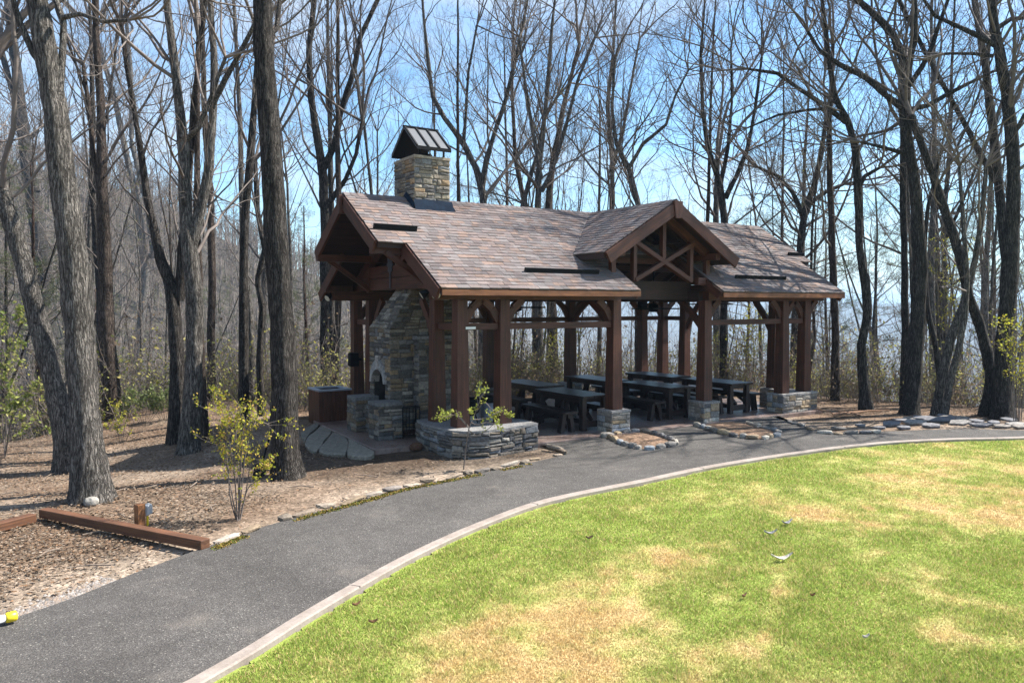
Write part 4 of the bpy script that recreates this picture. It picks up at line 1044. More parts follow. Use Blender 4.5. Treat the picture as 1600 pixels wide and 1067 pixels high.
# slate slabs and sticks past the right end of the pavilion
for (px, py, lx_, ly_, rz_, tilt) in ((1392, 666, .55, .28, .2, .2), (1412, 671, .42, .26, .5, .1), (1430, 664, .60, .30, -.2, .3), (1447, 658, .7, .28, -.3, .35), (1455, 668, .45, .3, .1, .12), (1470, 660, .75, .26, -.35, .32), (1488, 658, .75, .26, -.4, .35), (1500, 664, .55, .24, -.3, .3), (1478, 654, .5, .25, -.1, .2),
                                      (1420, 658, .45, .22, .2, .2), (1408, 660, .4, .2, -.3, .2), (1533, 667, .5, .3, .1, .15), (1552, 664, .45, .25, .4, .2), (1566, 669, .5, .3, -.2, .12), (1585, 666, .55, .28, .3, .2), (1598, 670, .5, .3, .1, .1), (1345, 668, .3, .2, .3, .1), (1310, 672, .32, .2, -.3, .1), (1374, 671, .3, .18, .2, .05), (1578, 660, .4, .2, -.3, .25), (1525, 661, .4, .2, .2, .2)):
    p = gpt(px, py); b = MB(); n = R.choice((5, 6)); P = []
    for k in range(n):
        a = 2*PI*k/n+R.uniform(-.2, .2); P.append((math.cos(a)*lx_/1.95*R.uniform(.85, 1.1), math.sin(a)*ly_/1.95*R.uniform(.85, 1.1)))
    c = R.choice([(.17, .165, .17), (.23, .215, .20), (.14, .14, .15), (.20, .18, .16)]); b.prism(P, -.02, .025, c)
    o = b.build('slate_slab', M['stone'], None, .004); o.location = (p[0], p[1], p[2]+.035+tilt*.10); o.rotation_euler = (tilt*R.uniform(.6, 1.2), R.uniform(-.1, .1), rz_+R.uniform(-.3, .3)-.57)
    tag(o, 'flat grey slate slab lying on the bank beside the path at the right', 'stone slab', 'loose slate slabs on the bank at the right')
for (xa, ya, xb, yb) in ((1268, 643, 1330, 641), (1300, 650, 1375, 645), (1306, 653, 1350, 647), (1310, 646, 1345, 652), (1255, 645, 1300, 648), (1320, 650, 1390, 643), (1303, 654, 1335, 651)):
    a = gpt(xa, ya); c = gpt(xb, yb); m = (a+c)/2; b = MB(); k = (a+c)/2-m+np.array((0, 0, R.uniform(.0, .06)))
    b.tube([a-m+(0, 0, .05), k+(0, 0, .06), c-m+(0, 0, .04)], [.022, .02, .012], 6, col=(.22, .13, .08)); o = b.build('fallen_branch', M['stone'], None); o.location = m; tag(o, 'bare fallen branch in the pile of sticks right of the pavilion', 'stick', 'sticks piled beside the pavilion')
# scraps of bark and curled leaves on the lawn
for (px, py, s, lab, c) in ((1222, 876, .16, 'pale curled strip of bark standing up on the lawn', (.55, .50, .44)), (1204, 836, .11, 'small grey bark scrap lying on the lawn behind the curled strip', (.34, .33, .33)), (1230, 820, .12, 'grey bark scrap farthest back on the lawn', (.30, .29, .30)), (557, 948, .05, 'brown curled leaf on the grass near the kerb', (.22, .11, .06)), (583, 975, .05, 'brown leaf on the grass below the kerb joint', (.24, .13, .07)), (1163, 934, .05, 'brown leaf beside the worn strip of lawn', (.22, .12, .07)), (921, 843, .06, 'dark leaf on the lawn above the dry patch', (.16, .10, .06)), (1270, 933, .04, 'small brown leaf right of the worn strip of lawn', (.2, .1, .05)), (1353, 999, .05, 'pale leaf on the lawn at the lower right', (.5, .46, .4))):
    p = at_z(px, py, 0); b = MB(); V = []; n = 6
    for k in range(n+1):
        f = k/n*2-1; zc_ = abs(f)**1.6*s*.35
        V += [(f*s*.8, -s*.16*(1.15-abs(f)), zc_+.012), (f*s*.8, s*.02, zc_+.0), (f*s*.8, s*.2*(1.15-abs(f)), zc_+.018)]
    V += [(v[0], v[1], v[2]-.004) for v in V]; m = 3*(n+1)
    F = []
    for k in range(n):
        for q_ in range(2):
            i = k*3+q_; F += [(i, i+1, i+4, i+3), (m+i+3, m+i+4, m+i+1, m+i)]
    for k in range(n): F += [(k*3, k*3+3, m+k*3+3, m+k*3), (k*3+2, m+k*3+2, m+k*3+5, k*3+5)]
    b.add(V, F, c); o = b.build('bark_scrap' if s > .09 else 'fallen_leaf', M['stone'], None); o.location = (p[0], p[1], .016); o.rotation_euler.z = R.uniform(-.6, .2); tag(o, lab, 'bark' if s > .09 else 'leaf')

# fallen twigs on the bare soil
for k in range(34):
    p = gpt(R.uniform(150, 760), R.uniform(715, 800)) if k < 22 else gpt(R.uniform(0, 260), R.uniform(720, 900))
    if in_poly(np.array(p[0]), np.array(p[1]), [tuple(q) for q in asphalt_poly]) or (p[0] > -5.3 and p[1] > -.8): continue
    a = R.uniform(0, 6.28); L = R.uniform(.12, .55); b = MB(); c, s_ = math.cos(a), math.sin(a); kx = R.uniform(-.2, .2)
    b.tube([(-c*L/2, -s_*L/2, .03), (-s_*kx*L, c*kx*L, .045), (c*L/2, s_*L/2, .03)], [.011, .009, .004], 5, col=(.20, .155, .12)); o = b.build('fallen_twig', M['stone'], None); o.location = p
    tag(o, 'thin bare twig lying on the leaf-strewn soil left of the path', 'twig', 'fallen twigs on the soil left of the path')
HAZE = 3.2e-4
# ------------------------------------------------------------------ trees
def tubes(P, Rr, n):
    """P (B,S,3) polylines, Rr (B,S) radii -> verts, quads"""
    B, S, _ = P.shape
    T = np.empty_like(P); T[:, 1:-1] = P[:, 2:]-P[:, :-2]; T[:, 0] = P[:, 1]-P[:, 0]; T[:, -1] = P[:, -1]-P[:, -2]
    T /= np.linalg.norm(T, axis=2, keepdims=True)+1e-9
    ref = np.where(np.abs(T[:, :1, 2:3]) > .8, np.array([1., 0, 0]), np.array([0, 0, 1.]))
    ref = np.broadcast_to(ref, T.shape)
    A = np.cross(T, ref); A /= np.linalg.norm(A, axis=2, keepdims=True)+1e-9; C = np.cross(T, A)
    a = np.arange(n)*2*PI/n
    V = P[:, :, None]+Rr[:, :, None, None]*(A[:, :, None]*np.cos(a)[None, None, :, None]+C[:, :, None]*np.sin(a)[None, None, :, None])
    b, s, k = np.meshgrid(np.arange(B), np.arange(S-1), np.arange(n), indexing='ij')
    k2 = (k+1) % n; o = b*S*n
    Q = np.stack([o+s*n+k, o+s*n+k2, o+(s+1)*n+k2, o+(s+1)*n+k], -1).reshape(-1, 4)
    return V.reshape(-1, 3), Q
def join(parts):
    Vs = []; Qs = []; o = 0
    for V, Q in parts: Vs.append(V); Qs.append(Q+o); o += len(V)
    return np.concatenate(Vs), np.concatenate(Qs)
def unit(v): return v/(np.linalg.norm(v, axis=-1, keepdims=True)+1e-9)
def resample(P, Rr, n):
    P = np.asarray(P, float); L = np.concatenate([[0], np.cumsum(np.linalg.norm(np.diff(P, axis=0), axis=1))])
    s = np.linspace(0, L[-1], n)
    return np.stack([np.interp(s, L, P[:, i]) for i in range(3)], -1), np.interp(s, L, Rr), L[-1]
def sway(P, amp, g_):
    n = len(P); s = np.linspace(0, 1, n); o = np.zeros((n, 3))
    for f, a in ((2.1, 1), (5.3, .45), (11, .2)):
        for ax in (0, 1): o[:, ax] += a*np.sin(s*f*PI*g_.uniform(.7, 1.3)+g_.uniform(0, 6))
    o -= o[0]; return P+o*amp
def grow(d, start, length, r0, nseg, g_, wig=.16, trop=.05, tip=.28):
    B = len(start); P = np.empty((B, nseg+1, 3)); P[:, 0] = start; d = d.copy(); st = (length/nseg)[:, None]
    for i in range(nseg):
        d = unit(d+g_.normal(0, wig, (B, 3))+np.array([0, 0, trop])); P[:, i+1] = P[:, i]+d*st
    t = np.linspace(0, 1, nseg+1)[None]
    return P, r0[:, None]*(1-(1-tip)*t)
def spawn(P, Rr, L, dens, t0, g_, ang=(.5, 1.1), maxn=None):
    """children along polylines: returns starts, dirs, parent radii, t"""
    B, S, _ = P.shape; nb = g_.poisson(np.maximum(dens*L, .01)); idx = np.repeat(np.arange(B), nb)
    if maxn and len(idx) > maxn: idx = np.sort(g_.choice(idx, maxn, False))
    t = t0+(1-t0)*g_.random(len(idx))**.85; x = t*(S-1); i = np.minimum(x.astype(int), S-2); f = (x-i)[:, None]
    p = P[idx, i]*(1-f)+P[idx, i+1]*f; r = Rr[idx, i]*(1-f[:, 0])+Rr[idx, i+1]*f[:, 0]
    T = unit(P[idx, i+1]-P[idx, i]); q = unit(np.cross(T, unit(g_.normal(0, 1, (len(idx), 3))))); a = g_.uniform(*ang, len(idx))[:, None]
    return p, unit(T*np.cos(a)+q*np.sin(a)), r, t
def bare_tree(stems, seed, limb_d=1.0, twig=1.0, t0=.35, bias=None, leafy=0, limb_len=1.0, ntr=14, fine=True, flare_=.2):
    """stems: list of (pts(N,3), radii(N)).  -> trunk (V,Q), crown (V,Q), leaf points"""
    g_ = np.random.default_rng(seed); TR = []; CR = []; pts = []
    for si, (P, Rr) in enumerate(stems):
        P, Rr, L = resample(P, Rr, max(16, int(10+len(P)*5)) if ntr < 12 else 60); P = sway(P, .0022*L, g_)
        flare = Rr*(1+ (flare_*np.exp(-np.linspace(0, L, len(P))/.35) if si == 0 else 0))
        V, Q = tubes(P[None], flare[None], ntr)
        # knobbly bark: push the rings in and out
        nn = (fbm(V[:, 0]*4+V[:, 1]*3, V[:, 2]*2.2, 3)-.5)*.30+(fbm(V[:, 0]*14+seed, V[:, 1]*14+V[:, 2]*3, 2)-.5)*.22
        if si == 0:
            an = np.tile(np.arange(ntr), len(P))*2*PI/ntr; sl_ = np.repeat(np.linspace(0, L, len(P)), ntr)
            nn = nn+flare_*1.6*np.exp(-sl_/.28)*np.clip(vnoise(np.cos(an)*1.9+seed*3.1, np.sin(an)*1.9+seed)*2.2-.7, 0, 1.3)
        c = np.repeat(P, ntr, 0); V = c+(V-c)*(1+nn[:, None])
        TR.append((V, Q))
        tt0 = t0 if si == 0 else .12
        p, d, r, t = spawn(P[None], Rr[None], np.array([L]), .95*limb_d, tt0, g_, (.55, 1.15))
        if bias is not None: d = unit(d+np.array(bias)*g_.random((len(d), 1)))
        r1 = np.minimum(r*g_.uniform(.18, .46, len(r)), .06); l1 = r1*g_.uniform(75, 125, len(r))*limb_len+.6; l1 = np.minimum(l1, 6.5)
        # the stem's own tip divides
        ne = 4; pe = np.repeat(P[-1:], ne, 0); de = unit(np.repeat(unit(P[-1]-P[-2])[None], ne, 0)+g_.normal(0, .42, (ne, 3)))
        p = np.concatenate([p, pe]); d = np.concatenate([d, de]); r1 = np.concatenate([r1, np.full(ne, Rr[-1]*.75)]); l1 = np.concatenate([l1, Rr[-1]*90*g_.uniform(.7, 1.1, ne)+.6])
        A, RA = grow(d, p, l1, r1, 10, g_, .14, .085, .22); CR.append(tubes(A, RA, 6))
        p, d, r, t = spawn(A, RA, l1, 1.5, .18, g_, (.4, .95), 300)
        r2 = np.clip(r*g_.uniform(.38, .7, len(r)), .005, .04); l2 = r2*g_.uniform(75, 130, len(r))+.3
        B2, RB = grow(d, p, l2, r2, 7, g_, .14, .085, .3); CR.append(tubes(B2, RB, 4))
        p, d, r, t = spawn(B2, RB, l2, 2.5*twig, .12, g_, (.35, .9), 950)
        r3 = np.clip(r*g_.uniform(.45, .75, len(r)), .0036, .012); l3 = r3*g_.uniform(75, 130, len(r))+.22
        C3, RC = grow(d, p, l3, r3, 5, g_, .13, .08, .45); CR.append(tubes(C3, RC, 3))
        if fine:
            p, d, r, t = spawn(C3, RC, l3, 2.0*twig, .1, g_, (.3, .85), 2000)
            r4 = np.clip(r*.62, .0030, .005); l4 = g_.uniform(.18, .55, len(r))
            D4, RD = grow(d, p, l4, r4, 3, g_, .14, .03, .6); CR.append(tubes(D4, RD, 3)); pts.append(D4[:, -1]); pts.append(D4[:, 1])
        pts.append(C3[:, -1])
    pts = np.concatenate(pts)
    return join(TR), join(CR), pts
def leaf_quads(C, size, g_, flat=0.0):
    m = len(C); u = unit(g_.normal(0, 1, (m, 3))); u[:, 2] *= (1-flat); u = unit(u); w = unit(np.cross(u, g_.normal(0, 1, (m, 3))))
    s = size*g_.uniform(.6, 1.3, m)[:, None]
    V = np.stack([C, C+u*s*.5+w*s*.28, C+u*s, C+u*s*.5-w*s*.28], 1).reshape(-1, 3)
    return V, np.arange(4*m).reshape(-1, 4)
def tree_object(label, group, loc, data, mats, leaves=None, name='bare_tree', cat='tree'):
    (TV, TQ), (CV, CQ), pts = data
    t = thing(name, label, cat, loc, 0, group); l = np.array(loc)
    mobj('trunk', fast_mesh('trunk', TV-l, TQ, M[mats[0]], smooth=True), t)
    mobj('crown', fast_mesh('crown', CV-l, CQ, M[mats[1]], smooth=True), t)
    if leaves:
        n, size, cols = leaves; g_ = np.random.default_rng(len(pts)); k = g_.choice(len(pts), min(n, len(pts)), False)
        V, Q = leaf_quads(pts[k]+g_.normal(0, .03, (len(k), 3)), size, g_); c = np.array(cols)[g_.integers(0, len(cols), len(k))]*g_.uniform(.7, 1.2, (len(k), 1))
        mobj('young_leaves', fast_mesh('young_leaves', V-l, Q, M['leaf_spring'], c), t)
    return t
SPRING = [(.26, .27, .035), (.32, .29, .05), (.20, .24, .04)]
def image_tree(label, stems_px, seed, mats=('bark_grey', 'twig'), base_z=None, dep=None, wob=.25, leaves=None, rs=1.0, **k):
    """stems given along their lengths: (x, y, width) in photo pixels for the first, then forks; the base stands on the ground there"""
    x, y, w = stems_px[0][0]
    B = gpt(x, y) if dep is None else at_depth(x, y, dep)
    D = depth_of(B[0], B[1]); S = []; g_ = np.random.default_rng(seed+500)
    for i, st in enumerate(stems_px):
        dd = 0; P = []; Rr = []; n = len(st); drift = g_.uniform(-wob, wob)*2
        for j, (px, py, ww) in enumerate(st):
            e = (drift*j/max(n-1, 1)) if i else 0
            P.append(at_depth(px, py, D+e)); Rr.append(ww/2*D/FOC*.93*rs)
        P = np.array(P)
        if i == 0:
            if dep is not None: P = np.concatenate([[np.array([P[0][0], P[0][1], ground_z(P[0][0], P[0][1])-.1])], P]); Rr = [Rr[0]*1.1]+Rr
            else: P[0, 2] -= .12
        d = unit(P[-1]-P[-2])
        if st[-1][1] < 30:    # goes on above the frame
            d[2] = abs(d[2]); h = g_.uniform(1.5, 3.0); P = np.concatenate([P, [P[-1]+d*h]]); Rr = Rr+[Rr[-1]*.45]
        S.append((P, np.array(Rr)))
    loc = tuple(S[0][0][0]+np.array([0, 0, .1]))
    return tree_object(label, None, loc, bare_tree(S, seed, **k), mats, leaves)
BT = image_tree
BT('thick grey-barked tree with pale rock at its foot, leaning left at the left', [[(141, 783, 62), (137, 700, 50), (128, 600, 48), (116, 470, 45), (105, 350, 43), (96, 270, 41), (90, 190, 36), (80, 130, 36), (70, 60, 35), (58, 0, 33)], [(89, 150, 20), (78, 118, 13), (52, 85, 11), (32, 40, 10), (20, 0, 9)], [(92, 150, 14), (96, 95, 12), (99, 35, 10), (90, 8, 9)], [(97, 28, 9), (125, 22, 7), (160, 34, 6), (200, 32, 5)]], 1, t0=.7, limb_d=.25, ntr=26)
BT('curved grey tree leaning left out of the photo behind the thick grey-barked tree', [[(108, 737, 40), (98, 660, 36), (84, 590, 34), (62, 500, 31), (40, 420, 28), (20, 350, 26), (4, 300, 25), (-20, 230, 22), (-40, 120, 18)]], 2, t0=.5, limb_d=.6, ntr=20)
BT('dark tree forking high up between the two leaning trees at the left edge', [[(90, 668, 26), (80, 520, 24), (68, 400, 24), (57, 330, 23), (48, 260, 20), (35, 150, 16), (22, 60, 14), (14, 0, 13)], [(56, 300, 14), (38, 230, 12), (22, 150, 10), (2, 80, 9)]], 3, ('bark_dark', 'twig_dark'), t0=.45)
BT('straight dark brown trunk just right of the thick grey-barked tree', [[(178, 655, 29), (170, 520, 25), (164, 400, 22), (159, 280, 17), (156, 180, 13), (152, 60, 11), (152, 0, 10)], [(158, 300, 9), (146, 250, 8), (138, 170, 7), (130, 100, 6)]], 4, ('bark_brown', 'twig'), t0=.4)
BT('slender pale trunk leaning right in front of the far hillside at the left', [[(206, 640, 14), (218, 520, 13), (224, 430, 12), (214, 330, 11), (198, 240, 9), (178, 150, 8), (150, 60, 7)], [(224, 400, 10), (240, 400, 10), (232, 320, 10), (205, 225, 8), (204, 130, 7), (199, 45, 6), (198, 5, 5)]], 5, t0=.35)
BT('dark trunk with a left fork, left half of the close pair of trunks', [[(276, 692, 29), (278, 600, 24), (276, 500, 22), (268, 440, 20), (252, 405, 16), (238, 340, 13), (222, 250, 10), (205, 150, 8), (190, 40, 7)], [(280, 470, 17), (287, 380, 15), (296, 280, 12), (306, 160, 9), (318, 60, 8), (322, 0, 7)]], 6, ('bark_dark', 'twig_dark'), t0=.4)
BT('grey mottled trunk forking into two tall stems, right half of the close pair', [[(293, 708, 34), (297, 640, 30), (300, 560, 27), (300, 470, 26), (294, 400, 25), (287, 350, 21), (284, 260, 18), (277, 150, 15), (270, 80, 14), (262, 0, 12)], [(296, 390, 22), (312, 330, 17), (325, 270, 15), (330, 190, 13), (332, 80, 11), (326, 0, 10)], [(331, 168, 10), (352, 125, 9), (374, 84, 8), (398, 38, 7)], [(290, 220, 9), (310, 200, 8), (330, 150, 7), (352, 90, 6)]], 7, t0=.35, limb_d=.8, ntr=18)
BT('massive dark ridged trunk rising straight past the top of the photo, left of the pavilion', [[(449, 745, 56), (446, 690, 46), (443, 600, 43), (438, 500, 40), (433, 400, 38), (426, 280, 36), (420, 180, 34), (416, 80, 32), (413, 0, 31)], [(417, 60, 10), (433, 45, 8), (436, 10, 7)]], 8, ('bark_dark', 'twig_dark'), t0=.8, limb_d=.2, ntr=30)
BT('straight dark trunk behind the yellow-leaved shrub', [[(381, 662, 20), (381, 560, 17), (384, 450, 15), (388, 330, 14), (396, 220, 12), (402, 140, 10), (405, 60, 9), (407, 0, 8)]], 9, ('bark_dark', 'twig_dark'), t0=.4)
BT('brownish trunk standing between the close pair and the yellow shrub', [[(317, 688, 17), (315, 560, 14), (313, 430, 12), (309, 310, 10), (308, 180, 8), (312, 60, 7)]], 10, ('bark_brown', 'twig'), t0=.35)
BT('crooked thin dark tree left of the massive dark trunk', [[(409, 650, 13), (406, 560, 11), (411, 480, 11), (402, 440, 10), (412, 390, 9), (401, 330, 8), (398, 250, 7)]], 11, ('bark_dark', 'twig_dark'), dep=None, t0=.4)
BT('tall forking tree rising behind the left gable of the pavilion', [[(508, 600, 16), (506, 480, 16), (505, 360, 16), (502, 280, 15), (493, 215, 13), (484, 150, 11), (482, 80, 9), (490, 0, 8)], [(503, 270, 12), (522, 225, 11), (530, 180, 10), (548, 120, 9), (562, 60, 8), (590, 0, 7)], [(505, 330, 10), (540, 280, 8), (556, 240, 7), (566, 190, 6)]], 12, ('bark_dark', 'twig_dark'), dep=24.5, t0=.45, limb_d=1.3)
BT('two-stemmed tree behind the chimney, its stems spreading in a V', [[(752, 420, 15), (752, 306, 14), (742, 265, 13), (722, 225, 11), (692, 185, 10), (675, 150, 9), (668, 90, 7), (660, 10, 5)], [(752, 300, 12), (760, 250, 11), (775, 200, 9), (790, 150, 8), (805, 90, 7), (822, 10, 5)], [(724, 228, 7), (728, 180, 6), (733, 110, 5), (745, 40, 4)]], 13, dep=27, t0=.35, limb_d=1.9, twig=1.5, rs=.85)
BT('grey multi-stemmed tree with fan-shaped crown behind the long roof slope', [[(845, 470, 15), (845, 325, 13), (846, 250, 11), (852, 175, 9), (858, 100, 8), (866, 20, 5)], [(846, 300, 9), (868, 250, 8), (885, 190, 7), (905, 120, 6), (930, 60, 4)], [(846, 280, 8), (832, 210, 7), (822, 140, 6), (812, 60, 4)], [(815, 330, 10), (828, 280, 9), (838, 245, 7), (850, 190, 6)]], 14, dep=26, t0=.3, limb_d=2.0, twig=1.5, rs=.85)
BT('pale slim tree with upright branches above the middle of the ridge', [[(953, 470, 12), (953, 322, 11), (955, 250, 9), (948, 170, 8), (955, 90, 6), (962, 10, 4)], [(954, 270, 7), (972, 210, 6), (985, 140, 5), (1000, 60, 4)]], 15, dep=27.5, t0=.3, limb_d=2.0, twig=1.5, rs=.85)
BT('leaning tree left of the entrance gable, bent over the ridge', [[(998, 470, 12), (996, 318, 11), (982, 265, 10), (962, 225, 8), (955, 170, 6), (962, 90, 5)], [(983, 262, 8), (1005, 225, 7), (1040, 195, 6), (1055, 150, 5), (1075, 110, 4)]], 16, dep=25.5, t0=.3, limb_d=1.9, twig=1.5, rs=.85)
BT('forked tree right above the peak of the entrance gable', [[(1131, 520, 15), (1132, 345, 14), (1124, 285, 12), (1108, 235, 9), (1100, 170, 7), (1096, 90, 6), (1100, 10, 4)], [(1133, 310, 11), (1150, 275, 9), (1166, 235, 8), (1180, 170, 6), (1190, 90, 5)], [(1126, 290, 8), (1138, 230, 7), (1145, 160, 5), (1142, 80, 4)]], 17, ('bark_dark', 'twig_dark'), dep=26.5, t0=.35, limb_d=1.8, twig=1.4, rs=.85)
BT('dark trunk bulging in the middle, first to the right of the pavilion', [[(1353, 642, 20), (1350, 590, 17), (1347, 540, 15), (1357, 490, 15), (1353, 440, 14), (1344, 390, 13), (1338, 300, 12), (1334, 230, 12), (1322, 190, 11), (1303, 155, 10), (1293, 100, 8), (1288, 60, 7), (1280, 0, 6)], [(1322, 192, 9), (1290, 165, 8), (1250, 140, 7), (1215, 115, 6), (1170, 108, 4)], [(1300, 170, 6), (1262, 172, 5), (1215, 180, 4), (1168, 200, 3)], [(1338, 300, 7), (1352, 275, 6), (1375, 262, 5)]], 18, ('bark_dark', 'twig_dark'), t0=.5, limb_d=1.2)
BT('thick nearly black trunk with wide sweeping limbs, second to the right of the pavilion', [[(1420, 648, 30), (1427, 580, 26), (1434, 500, 24), (1436, 420, 22), (1431, 330, 19), (1424, 262, 17), (1412, 195, 16), (1410, 140, 14), (1406, 90, 13), (1392, 55, 12), (1367, 25, 11), (1338, 0, 9)], [(1412, 170, 11), (1385, 150, 10), (1350, 120, 9), (1310, 100, 8), (1280, 78, 6), (1262, 50, 5)], [(1420, 172, 9), (1450, 165, 8), (1480, 148, 7), (1515, 130, 6), (1552, 112, 4)], [(1416, 150, 11), (1421, 100, 10), (1430, 62, 9), (1428, 0, 7)], [(1420, 135, 9), (1440, 105, 8), (1458, 70, 7), (1475, 20, 6)], [(1412, 240, 7), (1385, 232, 6), (1345, 222, 4)]], 19, ('bark_dark', 'twig_dark'), t0=.6, limb_d=1.1, ntr=18)
BT('dark trunk slanting to the left, standing close to the rightmost big trunk', [[(1546, 650, 30), (1552, 590, 22), (1541, 545, 18), (1528, 500, 16), (1512, 460, 16), (1500, 400, 15), (1482, 340, 14), (1462, 285, 13), (1448, 245, 12), (1432, 205, 11), (1425, 180, 9)]], 20, ('bark_dark', 'twig_dark'), t0=.5, limb_d=1.3, ntr=16)
BT('tall rightmost trunk with long limbs reaching left near the top right corner', [[(1566, 655, 36), (1569, 600, 29), (1572, 500, 26), (1578, 400, 24), (1580, 300, 21), (1577, 210, 19), (1568, 150, 17), (1560, 90, 15), (1553, 40, 14), (1549, 0, 13)], [(1556, 72, 9), (1525, 55, 8), (1490, 38, 7), (1462, 25, 6), (1444, 0, 5)], [(1553, 88, 6), (1520, 84, 5), (1475, 84, 4)], [(1557, 45, 8), (1580, 30, 7), (1610, 28, 6)], [(1580, 220, 7), (1600, 180, 6), (1625, 150, 5)]], 21, ('bark_dark', 'twig_dark'), t0=.5, limb_d=1.2, ntr=18)
BT('grey trunk leaning right, left one of a V-shaped pair on the bank', [[(1462, 650, 17), (1472, 590, 15), (1484, 535, 14), (1502, 490, 13), (1514, 450, 12), (1526, 405, 10), (1536, 350, 8), (1542, 260, 6)]], 22, t0=.55)
BT('thin grey trunk of the V-shaped pair on the bank, nearest the slate slabs', [[(1474, 652, 11), (1484, 595, 11), (1497, 545, 10), (1506, 500, 9), (1509, 440, 8), (1503, 360, 7), (1498, 260, 5)]], 23, t0=.5)
BT('straight brown trunk behind the right end of the roof', [[(1305, 636, 14), (1304, 540, 13), (1302, 420, 12), (1298, 300, 10), (1296, 180, 8), (1300, 70, 6)]], 24, ('bark_brown', 'twig'), t0=.4, dep=22.5)
BT('dark straight trunk directly behind the thick nearly black trunk', [[(1412, 640, 13), (1414, 520, 12), (1412, 400, 11), (1412, 280, 10), (1412, 200, 8)]], 25, ('bark_dark', 'twig_dark'), t0=.5, dep=21.5)
BT('curved thin dark trunk left of the V-shaped pair', [[(1466, 640, 8), (1468, 590, 9), (1460, 530, 9), (1450, 480, 8), (1446, 400, 7), (1452, 320, 6), (1470, 240, 5)]], 26, ('bark_dark', 'twig_dark'), t0=.5, dep=21)
BT('tall trunk behind the right half of the pavilion, seen between its back posts', [[(865, 600, 17), (862, 500, 16), (860, 440, 15), (856, 330, 12), (862, 250, 10), (880, 160, 8), (905, 70, 6)]], 27, ('bark_brown', 'twig'), t0=.5, dep=29)
BT('slender trunk seen beyond the leftmost tables through the open side', [[(838, 610, 13), (836, 520, 12), (834, 440, 11), (826, 340, 9), (806, 250, 7), (800, 160, 6)]], 28, ('bark_brown', 'twig'), t0=.5, dep=30)
BT('grey trunk seen through the open right bay of the pavilion', [[(1122, 600, 14), (1120, 520, 13), (1120, 450, 12), (1118, 360, 10), (1120, 250, 8)]], 29, ('bark_grey', 'twig'), t0=.4, dep=31)
BT('long limbed tree bending over the far right end of the roof', [[(1240, 560, 13), (1244, 460, 12), (1252, 380, 12), (1258, 330, 11), (1272, 290, 9), (1285, 240, 8), (1292, 180, 6)], [(1256, 340, 8), (1238, 300, 7), (1215, 275, 6), (1185, 262, 4)], [(1262, 320, 8), (1290, 300, 7), (1318, 288, 5)]], 30, ('bark_dark', 'twig_dark'), t0=.4, dep=27)

# ---- trees of the woods behind: a few grown kinds, copied
def kind_tree(seed, h, r, lean, forks, **k):
    g_ = np.random.default_rng(seed); n = 7; z = np.linspace(0, 1, n)
    P = np.stack([lean*z**1.4*h*g_.choice((-1, 1))+np.cumsum(g_.normal(0, .10, n)), np.cumsum(g_.normal(0, .10, n)), z*h], -1); P[0, :2] = 0; P[0, 2] = -.3
    S = [(P, r*(1-.78*z))]
    for f in range(forks):
        i = g_.integers(2, 5); d = unit(np.array([g_.normal(), g_.normal(), 2.6])); L = h*(1-z[i])*.9
        Q = np.stack([P[i]+d*L*s+np.array([0, 0, .25*L*s*s]) for s in np.linspace(0, 1, 5)]); S.append((Q, r*(1-.78*z[i])*.68*(1-.75*np.linspace(0, 1, 5))))
    return bare_tree(S, seed, ntr=9, flare_=.4, **k)
PROTO = []
for i, (h, r, lean, fk, mats, kw) in enumerate(((17, .15, .02, 1, ('bark_grey', 'twig'), {}), (19, .18, .03, 2, ('bark_dark', 'twig_dark'), {}), (15, .115, .10, 1, ('bark_brown', 'twig'), {}), (18, .13, .03, 0, ('bark_brown', 'twig'), dict(t0=.5)),
                                                 (14, .09, .05, 1, ('bark_grey', 'twig'), {}), (16, .14, .14, 2, ('bark_dark', 'twig_dark'), {}), (12, .07, .08, 0, ('bark_grey', 'twig'), dict(t0=.3)), (10, .055, .12, 1, ('bark_brown', 'twig'), dict(t0=.25)))):
    t = tree_object(None, None, (0, 0, 0), kind_tree(100+i, h, r, lean, fk, **kw), mats, (260, .05, SPRING) if i in (4, 7) else None); PROTO.append(t)
used = [False]*len(PROTO)
def pine_data(seed, h=17, r=.2):
    g_ = np.random.default_rng(seed); z = np.linspace(0, 1, 9); P = np.stack([np.cumsum(g_.normal(0, .06, 9)), np.cumsum(g_.normal(0, .06, 9)), z*h-.2], -1)
    Rr = r*(1-.85*z); TR = tubes(P[None], Rr[None], 9)
    p, d, rr_, t = spawn(P[None], Rr[None], np.array([h]), 3.6, .42, g_, (1.1, 1.65)); L = (1.15-t)*h*.26*g_.uniform(.6, 1.15, len(t))+.5
    A, RA = grow(d, p, L, np.clip(rr_*.3, .012, .05), 8, g_, .10, .02); CR = [tubes(A, RA, 4)]
    p, d, rr_, t = spawn(A, RA, L, 3.4, .3, g_, (.4, .9)); l2 = g_.uniform(.35, .95, len(t)); B, RB = grow(d, p, l2, np.full(len(t), .008), 4, g_, .12, .06); CR.append(tubes(B, RB, 3))
    tips = np.concatenate([B[:, -1], B[:, 2], B[:, 3], A[:, -1]]); n = 11; C = np.repeat(tips, n, 0)+g_.normal(0, .05, (len(tips)*n, 3)); m = len(C); u = unit(g_.normal(0, 1, (m, 3))+np.array([0, 0, .5])); w = unit(np.cross(u, g_.normal(0, 1, (m, 3)))); s = g_.uniform(.10, .19, m)[:, None]
    V = np.stack([C-w*.006, C+w*.006, C+u*s], 1).reshape(-1, 3); col = np.array([.060, .085, .028])*g_.uniform(.6, 1.5, (m, 1))+np.array([.03, .02, 0])*g_.random((m, 1))
    return TR, join(CR), (V, np.arange(3*m).reshape(-1, 3), col)
PINES = []
